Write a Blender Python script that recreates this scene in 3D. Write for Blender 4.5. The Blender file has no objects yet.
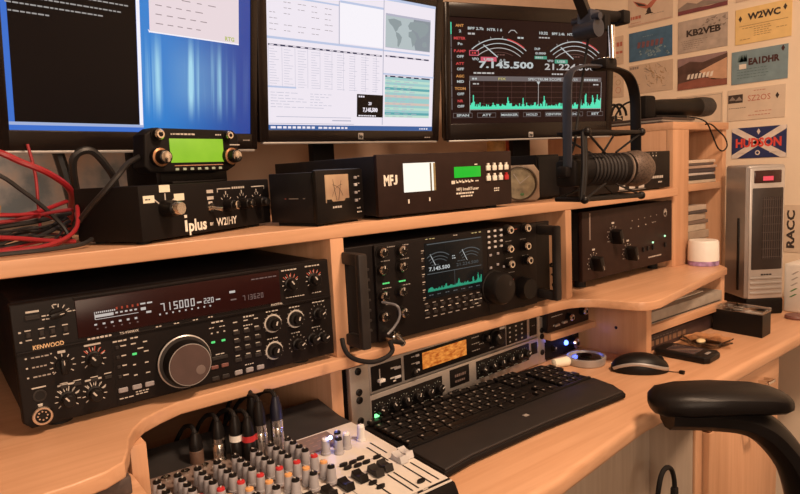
import bpy, bmesh, math, random
from mathutils import Vector, Matrix
random.seed(7)
C = bpy.context.scene.collection
Z0 = 0.90                       # height of the middle-shelf datum above the floor
R = math.radians
# ------------------------------------------------------------------ materials
def lin(c):
    if isinstance(c, str):
        c = [int(c[i:i+2], 16)/255 for i in (0, 2, 4)]
        return [x/12.92 if x <= .04045 else ((x+.055)/1.055)**2.4 for x in c]
    return list(c)
MATS = {}
def pm(name, col, rough=.5, metal=0, var=.12, scale=40, bump=0, spec=.5, stretch=None):
    """procedural surface: noise varied colour and gloss"""
    if name in MATS: return MATS[name]
    m = bpy.data.materials.new(name); m.use_nodes = True; nt = m.node_tree; b = nt.nodes['Principled BSDF']
    col = lin(col)
    tc = nt.nodes.new('ShaderNodeTexCoord'); nz = nt.nodes.new('ShaderNodeTexNoise')
    nz.inputs['Scale'].default_value = scale; nz.inputs['Detail'].default_value = 4
    if stretch:
        mp = nt.nodes.new('ShaderNodeMapping'); mp.inputs['Scale'].default_value = stretch
        nt.links.new(tc.outputs['Object'], mp.inputs[0]); nt.links.new(mp.outputs[0], nz.inputs[0])
    else: nt.links.new(tc.outputs['Object'], nz.inputs[0])
    rp = nt.nodes.new('ShaderNodeValToRGB')
    rp.color_ramp.elements[0].position = .3; rp.color_ramp.elements[1].position = .7
    rp.color_ramp.elements[0].color = [x*(1-var) for x in col]+[1]
    rp.color_ramp.elements[1].color = [min(1, x*(1+var)) for x in col]+[1]
    nt.links.new(nz.outputs[0], rp.inputs[0]); nt.links.new(rp.outputs[0], b.inputs['Base Color'])
    b.inputs['Roughness'].default_value = rough; b.inputs['Metallic'].default_value = metal
    b.inputs['Specular IOR Level'].default_value = spec
    if bump:
        bp = nt.nodes.new('ShaderNodeBump'); bp.inputs['Strength'].default_value = bump; bp.inputs['Distance'].default_value = .001
        nt.links.new(nz.outputs[0], bp.inputs['Height']); nt.links.new(bp.outputs[0], b.inputs['Normal'])
    MATS[name] = m; return m
def em(name, col, s=1.0, base=(.004, .004, .004)):
    """something that gives off light: lamps, lit displays"""
    if name in MATS: return MATS[name]
    m = bpy.data.materials.new(name); m.use_nodes = True; b = m.node_tree.nodes['Principled BSDF']
    b.inputs['Base Color'].default_value = list(base)+[1]; b.inputs['Roughness'].default_value = .25
    b.inputs['Emission Color'].default_value = lin(col)+[1]; b.inputs['Emission Strength'].default_value = s; b.inputs['Specular IOR Level'].default_value = .12
    MATS[name] = m; return m
def woodmat(name, a, c, rough=.38, axis='X'):
    m = bpy.data.materials.new(name); m.use_nodes = True; nt = m.node_tree; b = nt.nodes['Principled BSDF']
    tc = nt.nodes.new('ShaderNodeTexCoord'); mp = nt.nodes.new('ShaderNodeMapping')
    mp.inputs['Scale'].default_value = {'X': (3, 60, 60), 'Z': (60, 60, 3), 'Y': (60, 3, 60)}[axis]
    nz = nt.nodes.new('ShaderNodeTexNoise'); nz.inputs['Scale'].default_value = 1.3; nz.inputs['Detail'].default_value = 6; nz.inputs['Distortion'].default_value = .6
    n2 = nt.nodes.new('ShaderNodeTexNoise'); n2.inputs['Scale'].default_value = 4; n2.inputs['Detail'].default_value = 3
    rp = nt.nodes.new('ShaderNodeValToRGB'); rp.color_ramp.elements[0].position = .32; rp.color_ramp.elements[1].position = .72
    rp.color_ramp.elements[0].color = lin(a)+[1]; rp.color_ramp.elements[1].color = lin(c)+[1]
    mx = nt.nodes.new('ShaderNodeMixRGB'); mx.blend_type = 'MULTIPLY'; mx.inputs[0].default_value = .25
    nt.links.new(tc.outputs['Object'], mp.inputs[0]); nt.links.new(mp.outputs[0], nz.inputs[0]); nt.links.new(tc.outputs['Object'], n2.inputs[0])
    nt.links.new(nz.outputs[0], rp.inputs[0]); nt.links.new(rp.outputs[0], mx.inputs[1]); nt.links.new(n2.outputs[0], mx.inputs[2])
    nt.links.new(mx.outputs[0], b.inputs['Base Color']); b.inputs['Roughness'].default_value = rough
    bp = nt.nodes.new('ShaderNodeBump'); bp.inputs['Strength'].default_value = .05; bp.inputs['Distance'].default_value = .001
    nt.links.new(nz.outputs[0], bp.inputs['Height']); nt.links.new(bp.outputs[0], b.inputs['Normal'])
    return m
def glassmat(name, col=(1, 1, 1), rough=.02):
    m = bpy.data.materials.new(name); m.use_nodes = True; b = m.node_tree.nodes['Principled BSDF']
    b.inputs['Base Color'].default_value = list(col)+[1]; b.inputs['Roughness'].default_value = rough
    b.inputs['Transmission Weight'].default_value = 1; b.inputs['IOR'].default_value = 1.45
    return m
WOOD = woodmat('beech', (.61, .33, .185), (.72, .415, .25))
WOODV = woodmat('beech_upright', (.61, .33, .185), (.72, .415, .25), axis='Z')
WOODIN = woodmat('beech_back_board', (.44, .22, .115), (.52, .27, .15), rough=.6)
SHADEWOOD = woodmat('shade_greyed_beech', (.58, .46, .36), (.68, .56, .45), rough=.55, axis='Z')  # same beech, shade and bounced light put into a greyer colour
BLK = pm('black_plastic', (.008, .0063, .006), .42, spec=.22)
BLKM = pm('black_textured_plastic', (.009, .007, .0066), .6, bump=.2, scale=900, spec=.15)
PANEL = pm('charcoal_panel', (.009, .0066, .0062), .5, spec=.15)
PANELB = pm('brown_black_panel', (.026, .014, .0115), .5, spec=.15)
STEEL = pm('black_steel_case', (.015, .0135, .0155), .5, spec=.18)
DKG = pm('dark_grey_plastic', (.026, .022, .021), .5, spec=.22)
GRY = pm('grey_plastic', (.27, .25, .26), .5)
LGRY = pm('light_grey_plastic', (.5, .48, .48), .5)
WHT = pm('white_plastic', (.8, .77, .73), .45, var=.04)
MARK = pm('panel_lettering', (.50, .46, .42), .6, var=.05)
MARKD = pm('dim_panel_lettering', (.3, .27, .25), .6, var=.05)
GOLD = pm('brass_coloured_lettering', (.75, .5, .28), .4, var=.05)
REDP = pm('red_plastic', (.5, .03, .035), .4)
REDL = pm('red_lettering', (.5, .1, .07), .5)
ORGP = pm('orange_plastic', (.72, .36, .14), .45)
CHR = pm('chrome', (.75, .72, .68), .18, metal=1, var=.03)
ALU = pm('brushed_aluminium', (.52, .48, .45), .42, metal=.75, var=.1, stretch=(4, 200, 200))
SILV = pm('silver_plastic', (.44, .42, .41), .38, metal=.45, var=.05)
RUB = pm('black_rubber', (.012, .0105, .0105), .65, spec=.2)
PAPER = pm('white_paper', (.72, .66, .58), .8, var=.06)
CREAM = pm('cream_label', (.78, .74, .6), .7, var=.04)
LEATHER = pm('black_leatherette', (.008, .006, .0056), .40, bump=.3, scale=500, spec=.22)
# ------------------------------------------------------------------ mesh builder (millimetres)
TXT = {}
def text_geo(s, bold):
    k = (s, bold)
    if k not in TXT:
        cu = bpy.data.curves.new('t', 'FONT'); cu.body = s; cu.resolution_u = 2; cu.offset = bold
        ob = bpy.data.objects.new('t', cu); me = ob.to_mesh()
        TXT[k] = ([v.co.copy() for v in me.vertices], [list(p.vertices) for p in me.polygons])
        ob.to_mesh_clear(); bpy.data.objects.remove(ob); bpy.data.curves.remove(cu)
    return TXT[k]
class MB:
    def __init__(s): s.bm = bmesh.new(); s.M = None
    def _done(s, vs, mat=0, fs=None):
        if fs is None:
            fs = set()
            for v in vs: fs.update(v.link_faces)
        for f in fs: f.material_index = mat
    def box(s, x0, x1, y0, y1, z0, z1, bev=0, mat=0, seg=2):
        r = bmesh.ops.create_cube(s.bm, size=1)['verts']
        for v in r:
            v.co = Vector(((x0+x1)/2+v.co.x*(x1-x0), (y0+y1)/2+v.co.y*(y1-y0), (z0+z1)/2+v.co.z*(z1-z0)))
        if bev:
            es = set(e for v in r for e in v.link_edges)
            fs0 = set(f for v in r for f in v.link_faces)
            for f in fs0: f.material_index = mat
            bmesh.ops.bevel(s.bm, geom=list(es), offset=bev, segments=seg, affect='EDGES', profile=.5, material=mat)
        else: s._done(r, mat)
        return s
    def quad(s, u0, u1, v0, v1, y=-.3, mat=0):
        vs = [s.bm.verts.new(p) for p in ((u0, y, v0), (u1, y, v0), (u1, y, v1), (u0, y, v1))]
        s.bm.faces.new(vs).material_index = mat; return s
    def poly(s, pts, y=-.3, mat=0):
        s.bm.faces.new([s.bm.verts.new((p[0], y, p[1])) for p in pts]).material_index = mat; return s
    def prism(s, pts, a, b, ax='z', mat=0, bev=0):
        """closed outline pts extruded a..b along axis ax (x: pts are y,z; y: pts are x,z; z: pts are x,y)"""
        def co(p, t): return {'z': (p[0], p[1], t), 'y': (p[0], t, p[1]), 'x': (t, p[0], p[1])}[ax]
        lo = [s.bm.verts.new(co(p, a)) for p in pts]; hi = [s.bm.verts.new(co(p, b)) for p in pts]
        n = len(pts); fs = [s.bm.faces.new(lo[::-1]), s.bm.faces.new(hi)]
        for i in range(n): fs.append(s.bm.faces.new((lo[i], lo[(i+1) % n], hi[(i+1) % n], hi[i])))
        for f in fs: f.material_index = mat
        bmesh.ops.recalc_face_normals(s.bm, faces=fs)
        if bev:
            es = set(fs[0].edges) | set(fs[1].edges)
            bmesh.ops.bevel(s.bm, geom=list(es), offset=bev, segments=3, affect='EDGES', profile=.5, material=mat)
        return s
    def lathe(s, prof, o, d=(0, -1, 0), n=20, mat=0, mats=None):
        """prof = (distance along d, radius); closed at both ends"""
        o = Vector(o); d = Vector(d).normalized()
        a = d.orthogonal().normalized(); b = d.cross(a)
        rings = []
        for (t, r) in prof:
            if r <= 1e-6: rings.append([s.bm.verts.new(o+d*t)])
            else: rings.append([s.bm.verts.new(o+d*t+(a*math.cos(2*math.pi*i/n)+b*math.sin(2*math.pi*i/n))*r) for i in range(n)])
        fs = []
        for k in range(len(rings)-1):
            p, q = rings[k], rings[k+1]; mi = mats[k] if mats else mat
            for i in range(n):
                j = (i+1) % n
                if len(p) == 1 and len(q) == 1: continue
                if len(p) == 1: f = s.bm.faces.new((p[0], q[i], q[j]))
                elif len(q) == 1: f = s.bm.faces.new((p[i], q[0], p[j]))
                else: f = s.bm.faces.new((p[i], q[i], q[j], p[j]))
                f.material_index = mi; fs.append(f)
        for r, rev, k in ((rings[0], 1, 0), (rings[-1], 0, -1)):
            if len(r) > 2:
                f = s.bm.faces.new(r); f.material_index = (mats[k] if mats else mat); fs.append(f)
        bmesh.ops.recalc_face_normals(s.bm, faces=fs)
        return s
    def cyl(s, p0, p1, r, r1=None, n=16, mat=0):
        p0 = Vector(p0); p1 = Vector(p1); L = (p1-p0).length
        return s.lathe([(0, r), (L, r if r1 is None else r1)], p0, p1-p0, n, mat)
    def tube(s, pts, r, n=8, mat=0, smooth=6, flat=None):
        P = [Vector(p) for p in pts]
        if smooth and len(P) > 2:
            Q = []
            for i in range(len(P)-1):
                p0 = P[max(i-1, 0)]; p1 = P[i]; p2 = P[i+1]; p3 = P[min(i+2, len(P)-1)]
                for k in range(smooth):
                    t = k/smooth
                    Q.append(.5*((2*p1)+(p2-p0)*t+(2*p0-5*p1+4*p2-p3)*t*t+(3*p1-p0-3*p2+p3)*t**3))
            P = Q+[P[-1]]
        ref = None; rings = []
        for i, p in enumerate(P):
            t = (P[min(i+1, len(P)-1)]-P[max(i-1, 0)]).normalized()
            if ref is None: ref = t.orthogonal().normalized() if flat is None else Vector(flat[2])
            a = (ref-t*ref.dot(t)).normalized(); ref = a if flat is None else ref
            b = t.cross(a)
            rx, ry = (r, r) if flat is None else (flat[0], flat[1])
            rings.append([s.bm.verts.new(p+a*math.cos(2*math.pi*k/n+.39)*rx+b*math.sin(2*math.pi*k/n+.39)*ry) for k in range(n)])
        fs = []
        for p, q in zip(rings, rings[1:]):
            for k in range(n): fs.append(s.bm.faces.new((p[k], p[(k+1) % n], q[(k+1) % n], q[k])))
        fs += [s.bm.faces.new(rings[0][::-1]), s.bm.faces.new(rings[-1])]
        for f in fs: f.material_index = mat
        bmesh.ops.recalc_face_normals(s.bm, faces=fs); return s
    def ball(s, c, rx, ry=None, rz=None, mat=0, u=20, v=12):
        r = bmesh.ops.create_uvsphere(s.bm, u_segments=u, v_segments=v, radius=1)['verts']
        for q in r: q.co = Vector((c[0]+q.co.x*rx, c[1]+q.co.y*(ry or rx), c[2]+q.co.z*(rz or rx)))
        s._done(r, mat); return s
    def txt(s, t, u, v, h, y=-.35, mat=0, al='l', w=None, bold=0.0, rot=0, sx=1.0):
        """lettering flat on the front (x = u, z = v); h = cap height, w = fitted width"""
        vs, fs = text_geo(t, bold)
        if not vs: return s
        x0 = min(p.x for p in vs); x1 = max(p.x for p in vs)
        k = h/.69; kx = (w/(x1-x0)) if w else k*sx
        W = (x1-x0)*kx; ox = {'l': 0, 'c': -W/2, 'r': -W}[al]; c, si = math.cos(R(rot)), math.sin(R(rot))
        nv = []
        for p in vs:
            a = (p.x-x0)*kx+ox; b = p.y*k
            nv.append(s.bm.verts.new((u+a*c-b*si, y, v+a*si+b*c)))
        for f in fs: s.bm.faces.new([nv[i] for i in f]).material_index = mat
        return s
    def dash(s, u, v, n, L=4, h=1.2, gap=1.2, y=-.35, mat=0):
        """row of tiny illegible print"""
        for i in range(n):
            l = L*random.uniform(.55, 1.1); s.quad(u, u+l, v, v+h, y, mat); u += l+gap
        return s
    def build(s, name, mats, parent=None, loc=None, rot=None, smooth=35):
        if not isinstance(mats, (list, tuple)): mats = [mats]
        if s.M is not None: bmesh.ops.transform(s.bm, matrix=s.M, verts=s.bm.verts)
        bmesh.ops.scale(s.bm, vec=(.001, .001, .001), verts=s.bm.verts)
        me = bpy.data.meshes.new(name); s.bm.to_mesh(me); s.bm.free()
        for m in mats: me.materials.append(m)
        if smooth:
            for p in me.polygons: p.use_smooth = True
            me.set_sharp_from_angle(angle=R(smooth))
        return link(name, me, parent, loc, rot)
def link(name, me, parent=None, loc=None, rot=None):
    o = bpy.data.objects.new(name, me); C.objects.link(o)
    if parent: o.parent = parent
    if loc: o.location = [x*.001 for x in loc]
    if rot: o.rotation_euler = rot
    return o
def thing(name, label, cat, loc=(0, 0, 0), ang=0, group=None):
    o = bpy.data.objects.new(name, None); C.objects.link(o); o.empty_display_size = .02
    o.location = (loc[0], loc[1], loc[2]+Z0); o.rotation_euler = (0, 0, R(ang))
    return tag(o, label, cat, group)
def tag(o, label, cat, group=None, kind=None):
    o['label'] = label; o['category'] = cat
    if group: o['group'] = group
    if kind: o['kind'] = kind
    return o
def solo(mb, name, mats, label, cat, loc=(0, 0, 0), ang=0, group=None, smooth=35):
    """a thing that is one mesh"""
    o = mb.build(name, mats, smooth=smooth); o.location = (loc[0], loc[1], loc[2]+Z0); o.rotation_euler = (0, 0, R(ang))
    return tag(o, label, cat, group)
def struct(mb, name, mats, loc=(0, 0, 0)):
    o = mb.build(name, mats); o.location = (loc[0], loc[1], loc[2]+Z0); o['kind'] = 'structure'
    return o
KN = {}
def knob(parent, u, v, r, L=11, style='std', ang=0, name='knob', skirt=1.25, y=0):
    """a turning knob standing off the panel, sharing its mesh with its like"""
    k = (r, L, style, skirt)
    if k not in KN:
        m = MB()
        if style == 'std':
            m.lathe([(0, r*skirt), (L*.18, r*skirt), (L*.25, r), (L*.92, r*.93), (L, r*.8), (L, 0)], (0, 0, 0), n=20)
            m.box(-r*.12, r*.12, -L-.4, -L+1.0, r*.1, r*.85, mat=1)
            mm = [BLK, MARK]
        elif style == 'ring':      # knob inside a pale skirt ring
            m.lathe([(0, r*1.45), (1.2, r*1.45), (1.2, r*1.2), (L*.55, r*1.12), (L*.6, r*.8), (L, r*.72), (L, 0)], (0, 0, 0), n=24, mats=[0, 1, 0, 0, 0, 0])
            m.box(-r*.12, r*.12, -L-.4, -L+1.0, -r*.1, r*.5, mat=1); mm = [BLK, MARK]
        elif style == 'chrome':    # black knob with a bright bevel and a dark cap
            m.lathe([(0, r*1.2), (2, r*1.2), (2.2, r), (L*.78, r*.97), (L, r*.72), (L, r*.45), (L-.6, r*.42), (L-.6, 0)], (0, 0, 0), n=20, mats=[0, 0, 0, 1, 1, 0, 0, 0]); m.box(-r*.1, r*.1, -L-.4, -L+1, r*.3, r*.8, mat=2); mm = [BLK, CHR, MARK]
        elif style == 'lever':     # pointer shaped
            m.lathe([(0, r), (2.5, r*.95), (2.5, 0)], (0, 0, 0), n=20)
            m.box(-r*.42, r*.42, -L, 0, -r*1.05, r*1.05, bev=1.2); m.box(-.5, .5, -L-.3, -L+1, r*.3, r*.95, mat=1); mm = [BLK, MARK]
        o = m.build('knob', mm); KN[k] = o.data; bpy.data.objects.remove(o)
    return link(name, KN[k], parent, (u, y, v), (0, R(ang), 0))
BT = {}
def button(parent, u, v, w, h, d=2.2, mat=None, name='button', y=0):
    mat = mat or DKG; k = (round(w, 1), round(h, 1), d, mat.name)
    if k not in BT:
        o = MB().box(-w/2, w/2, -d, 0, -h/2, h/2, bev=min(w, h)*.15, seg=1).build('button', mat); BT[k] = o.data; bpy.data.objects.remove(o)
    return link(name, BT[k], parent, (u, y, v))
def corr(u, v, p, X0=0.0, Zb=0.0, Y=0.0):
    """photo measurements were read on the panel plane; move to the foot of a knob standing p off it"""
    f = p/(791+Y); return u-(u+X0+67)*f, v-(v+Zb-267)*f
# ------------------------------------------------------------------ room
CAM = Vector((-.0673, -.7911, .2672+Z0))
yaw, pitch, roll = .651813, -.122012, -.048367
f = Vector((math.sin(yaw)*math.cos(pitch), math.cos(yaw)*math.cos(pitch), math.sin(pitch)))
r0 = Vector((math.cos(yaw), -math.sin(yaw), 0)); u0 = r0.cross(f)
rr = r0*math.cos(roll)+u0*math.sin(roll); uu = -r0*math.sin(roll)+u0*math.cos(roll)
cam = bpy.data.cameras.new('camera'); co = bpy.data.objects.new('camera', cam); C.objects.link(co)
M3 = Matrix((rr, uu, -f)).transposed(); co.matrix_world = Matrix.Translation(CAM) @ M3.to_4x4()
cam.sensor_fit = 'HORIZONTAL'; cam.sensor_width = 36; cam.lens = 628.568/800*36; cam.clip_start = .02
bpy.context.scene.camera = co
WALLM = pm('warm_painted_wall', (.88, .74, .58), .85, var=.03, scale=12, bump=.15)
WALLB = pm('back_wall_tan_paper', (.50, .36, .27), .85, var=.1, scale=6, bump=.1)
CEILM = pm('ceiling_paint', (.66, .6, .52), .9, var=.02)
CARPET = pm('brown_carpet', (.16, .10, .07), .95, var=.3, scale=400, bump=.6)
XL, XR, YF, YB, ZC = -1700, 1900, -2300, 620, 1550
struct(MB().box(XL, XR, YF, YB, -930, -900), 'floor', CARPET)
struct(MB().box(XL, XR, YF, YB, ZC, ZC+40), 'ceiling', CEILM)
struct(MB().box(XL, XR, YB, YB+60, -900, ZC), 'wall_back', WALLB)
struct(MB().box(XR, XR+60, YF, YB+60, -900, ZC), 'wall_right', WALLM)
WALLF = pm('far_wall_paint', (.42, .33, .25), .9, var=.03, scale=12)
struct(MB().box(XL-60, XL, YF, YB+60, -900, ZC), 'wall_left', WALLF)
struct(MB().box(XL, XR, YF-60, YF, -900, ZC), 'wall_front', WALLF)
struct(MB().box(XR-12, XR, YF, YB, -900, -800, bev=3), 'baseboard_right', WOOD)
# lights: one warm ceiling lamp behind the operator, a dim world, and an added low fill from the front left
w = bpy.data.worlds.new('room_air'); bpy.context.scene.world = w; w.use_nodes = True
w.node_tree.nodes['Background'].inputs[0].default_value = (1, .7, .5, 1); w.node_tree.nodes['Background'].inputs[1].default_value = .01
def area(name, loc, size, power, col, tgt=None):
    l = bpy.data.lights.new(name, 'AREA'); l.shape = 'DISK'; l.size = size; l.energy = power; l.color = col
    o = bpy.data.objects.new(name, l); C.objects.link(o); o.location = (loc[0], loc[1], loc[2]+Z0)
    if tgt:
        d = Vector(tgt)-Vector(loc); o.rotation_euler = d.to_track_quat('-Z', 'Y').to_euler()
    return o
area('ceiling_lamp_light', (.7, -1.05, 1.44), .34, 42, (1, .69, .465))
struct(MB().box(-900, 300, YF, YF+12, -100, 1000, bev=2), 'added_fill_panel', em('fill_panel_glow', (1, .82, .68), .5))  # unseen glowing panel, added as fill for the front faces
struct(MB().box(-960, -900, YF, YF+30, -160, 1060).box(300, 360, YF, YF+30, -160, 1060).box(-960, 360, YF, YF+30, 1000, 1060).box(-960, 360, YF, YF+30, -160, -100), 'fill_panel_frame', WHT)  # frame around the added fill panel
wl = area('added_fill_light', (-.3, -2.26, .42), 1.0, 40, (1, .74, .53), (.5, 0, 0))  # added fill light, no such source in view
fx = thing('ceiling_lamp', 'round flush white ceiling lamp over the desk chair', 'lamp', (.7, -1.05, 1.55))
MB().lathe([(0, 190), (30, 190), (34, 180), (34, 0)], (0, 0, 0), (0, 0, -1), 40).build('lamp_body', WHT, fx)
MB().lathe([(0, 172), (50, 165), (66, 120), (70, 0)], (0, 0, -34), (0, 0, -1), 40).build('lamp_shade', em('lamp_glow', (1, .75, .5), 2.5), fx)
# ------------------------------------------------------------------ desk and hutch
DZ = -150
desk = thing('desk', 'long beech worktop running along the wall under the shelf unit', 'desk', (0, 0, 0))
pts = [(-420, -300), (100, -300), (460, -288), (570, -283), (830, -248), (1090, -243), (1500, -230), (1890, -222), (1890, 610), (-420, 610)]
MB().prism(pts, DZ-30, DZ, 'z', bev=9).build('worktop', WOOD, desk)
MB().box(-420, -395, -260, 600, -900, DZ-30).build('leg_panel', WOODV, desk)
MB().box(-395, 1074, -110, -94, -780, DZ-30).build('modesty_panel', SHADEWOOD, desk)
# drawer cabinet under the right end
cb = thing('drawer_cabinet', 'beech cabinet with drawer and door under the right end of the worktop', 'cabinet', (1075, 0, 0) and (1.075, -.2, -.9))
MB().box(0, 26, 0, 640, 0, 715, bev=1).build('side_panel', [SHADEWOOD], cb)
MB().box(0, 26, -6, 0, 0, 715, bev=1.5).build('front_edging', WOODV, cb)
MB().box(347, 372, 0, 640, 0, 715, bev=1).build('side_panel', WOODV, cb)
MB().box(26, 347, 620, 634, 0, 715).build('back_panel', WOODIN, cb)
dr = MB().box(30, 343, -18, -1, 632, 712, bev=1.5).build('drawer', WOOD, cb)
dd = MB().box(30, 343, -18, -1, 12, 628, bev=1.5).build('door', WOODV, cb)
MB().box(-16, 16, -22, -14, -3, 3, bev=1.5).box(-16, -11, -16, 4, -3, 3).box(11, 16, -16, 4, -3, 3).build('handle', CHR, dr, (255, -18, 682))
MB().box(-16, 16, -22, -14, -3, 3, bev=1.5).box(-16, -11, -16, 4, -3, 3).box(11, 16, -16, 4, -3, 3).build('handle', CHR, dd, (180, -18, 590))
# shelf unit standing on the worktop
hu = thing('shelf_unit', 'beech shelf unit with radio bays standing on the worktop', 'shelf unit', (0, 0, 0))
MB().prism([(-420, 0), (966, 0), (1418, 20), (1418, 560), (-420, 560)], 171, 191, 'z', bev=2).build('top_shelf', WOOD, hu)
left = [(168, -11), (140, -24), (116, -39), (100, -60), (88, -85), (80, -114), (69, -142), (49, -154), (16, -160), (-420, -164)]
right = [(922, -8), (950, -12), (972, -24), (990, -48), (1000, -85), (1012, -122), (1028, -137), (1061, -141), (1168, -122), (1295, -100), (1485, -70), (1600, 40), (1600, 560)]
MB().prism(left[::-1]+right+[(-420, 560)], -26, -8, 'z', bev=2.5).build('middle_shelf', WOOD, hu)
MB().box(408, 431, 0, 560, -8, 171, bev=1).build('divider', WOODV, hu)
MB().box(954, 973, 0, 560, -8, 171, bev=1).build('divider', WOODV, hu)
MB().box(-140, -118, 0, 560, -8, 171, bev=1).build('divider', WOODV, hu)
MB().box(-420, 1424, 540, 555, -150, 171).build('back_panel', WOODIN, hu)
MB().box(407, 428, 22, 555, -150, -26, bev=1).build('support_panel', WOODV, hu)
MB().box(92, 110, -66, 555, -150, -26, bev=1).build('support_panel', WOODV, hu)
sp = MB().box(1093, 1112, -92, 555, -150, -26, bev=1).build('support_panel', WOODV, hu)
MB().cyl((1092.2, -21, -91), (1094, -21, -91), 3.5).build('cable_hole', BLK, hu)
MB().box(940, 1093, 30, 540, -99, -85, bev=1).build('small_shelf', WOOD, hu)
MB().box(1112, 1470, -78, 540, -105, -87, bev=1).build('small_shelf', WOOD, hu)
MB().box(1470, 1490, -62, 540, -150, -26, bev=1).build('support_panel', WOODV, hu)
MB().box(-118, 92, -125, 540, -72, -58, bev=1).build('small_shelf', WOOD, hu)
# pigeonhole tower at the right end
ct = thing('pigeonhole_unit', 'tall narrow beech pigeonhole unit beside the brown amplifier', 'shelf unit', (0, 0, 0))
MB().box(1420, 1448, 52.5, 420, -8, 333, bev=1).build('side_panel', WOODV, ct)
MB().box(1420, 1496, 34, 52, -8, 333, bev=1).build('front_stile', WOODV, ct)
MB().box(1684, 1706, 40, 420, -150, 333, bev=1).build('side_panel', WOODV, ct)
MB().box(1420, 1706, 34, 420, 333, 352, bev=1.5).build('top_board', WOOD, ct)
MB().box(1448, 1684, 42, 410, 176, 194, bev=1).build('shelf', WOOD, ct)
MB().box(1600, 1684, 42, 410, -26, -8, bev=1).build('shelf', WOOD, ct)
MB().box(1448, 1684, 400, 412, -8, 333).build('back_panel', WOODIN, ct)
# ------------------------------------------------------------------ big transceiver in the left bay
SH = -8; TS = 191
GLASSR = pm('dark_red_display_window', (.020, .005, .005), .3, var=.05, spec=.2)
DIGIT = em('display_digits', (.85, .76, .7), .62)
DIGD = em('display_dim_digits', (.55, .35, .3), .3)
REDE = em('display_red_scale', (.8, .12, .06), .45)
GRNE = em('green_indicator', (.12, .75, .2), 1.0)
SEG = {'0': 'abcdef', '1': 'bc', '2': 'abged', '3': 'abgcd', '4': 'fgbc', '5': 'afgcd', '6': 'afgedc', '7': 'abc', '8': 'abcdefg', '9': 'abfgcd'}
def seg7(m, s, u, v, h, y=-.5, mat=0, adv=.68):
    """vacuum display digits, v = foot"""
    w = h*.5; t = h*.13
    for ch in s:
        if ch == '.': m.quad(u-w*.15, u+t-w*.15, v, v+t, y, mat); u += h*.12; continue
        if ch != ' ':
            for k in SEG[ch]:
                a = {'a': (0, w, h-t, h), 'd': (0, w, 0, t), 'g': (0, w, h/2-t/2, h/2+t/2), 'f': (0, t, h/2, h), 'b': (w-t, w, h/2, h), 'e': (0, t, 0, h/2), 'c': (w-t, w, 0, h/2)}[k]
                m.quad(u+a[0], u+a[1], v+a[2], v+a[3], y, mat)
        u += h*adv
def ticks(m, u, v, r0, r1, a0, a1, n, mat=0, y=-.35, wid=.5):
    for i in range(n):
        a = R(a0+(a1-a0)*i/max(1, n-1)); d = Vector((math.sin(a), math.cos(a))); p = Vector((-d.y, d.x))*wid
        q0 = Vector((u, v))+d*r0; q1 = Vector((u, v))+d*r1
        m.poly([q0-p, q1-p, q1+p, q0+p], y, mat)
def arc(m, u, v, r, wd, a0, a1, mat=0, y=-.35, n=14, cx=1.0):
    for i in range(n):
        a, b = R(a0+(a1-a0)*i/n), R(a0+(a1-a0)*(i+1)/n)
        P = lambda t, q: (u+math.sin(t)*q*cx, v+math.cos(t)*q)
        m.poly([P(a, r), P(b, r), P(b, r+wd), P(a, r+wd)], y, mat)

kw = thing('transceiver', 'big black radio transceiver with red-tinted display and large tuning dial in the left bay', 'radio', (0, 0, 0))
MB().box(4, 398, 12, 380, 6, 141, bev=2).build('case', STEEL, kw)
fp = MB().prism([(0, 8), (0, 86), (0, 142), (402, 142), (404, 84), (404, 0), (8, 0)], 0, 14, 'y', bev=2.5)
fp.box(2, 402, -3, 1, 86, 88.5, bev=.8).box(63, 322, -1.5, 1, 138, 141, bev=.6).box(98.5, 99.3, -.4, 1, 4, 84).box(305, 306, -.4, 1, 4, 138)
fp.build('front_panel', PANEL, kw)
MB().box(64, 322, -1.2, 1, 92, 137, bev=1).build('display_window', GLASSR, kw)
for x in (40, 360):
    MB().cyl((x, 30, -8), (x, 30, 6), 14, n=16).build('foot', RUB, kw)
    MB().cyl((x, 330, -8), (x, 330, 6), 14, n=16).build('foot', RUB, kw)
m = MB()                                    # lit display
[seg7(m, ch_, u_, 107.5, 10, -1.6) for ch_, u_ in zip('715000', (158.5, 165.5, 174.5, 181.5, 188.5, 196))]
m.quad(204, 210, 110, 112, -1.6); seg7(m, '220', 213, 108, 7, -1.6); m.quad(229, 235, 110, 111.6, -1.6)
for i in range(9): m.quad(156+i*8, 158+i*8, 103, 105, -1.6)
m.quad(248, 256, 116, 119, -1.6); m.quad(249, 257, 106, 108, -1.6, 1); seg7(m, '713620', 266, 103, 7, -1.6, 1, adv=.75)
for i in range(10): m.quad(85+i*2.2, 86.4+i*2.2, 118, 120, -1.6)
m.quad(84, 104, 113, 116.5, -1.6).quad(83.2, 84, 111, 120, -1.6).quad(84, 132, 110.6, 111.3, -1.6)
for i in range(5): m.quad(106+i*5.4, 109+i*5.4, 114.3, 116.3, -1.6)
for i in range(5): m.quad(107+i*6, 109+i*6, 119, 122, -1.6, 2)
for i in range(6): m.quad(82+i*9, 85+i*9, 104-i*.1, 106, -1.6); m.quad(84+i*9, 86+i*9, 99, 100.6, -1.6, 1)
m.quad(135, 141, 120, 122, -1.6).quad(143, 149, 120, 122, -1.6).quad(135, 141, 113, 116.5, -1.6).quad(141, 147, 108.5, 111, -1.6)
m.dash(280, 129, 6, 7, 1.6, y=-1.6, mat=1)
m.build('display_readout', [DIGIT, DIGD, REDE], kw)
m = MB()                                    # printing
m.txt('KENWOOD', 18, 88.2, 5, mat=1, w=31, bold=.02).dash(73, 88.8, 6, 5, 2.2, y=-3.4); m.txt('TS-950SDX', 108, 88.6, 2.6, y=-3.4, bold=.02, w=22)
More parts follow.
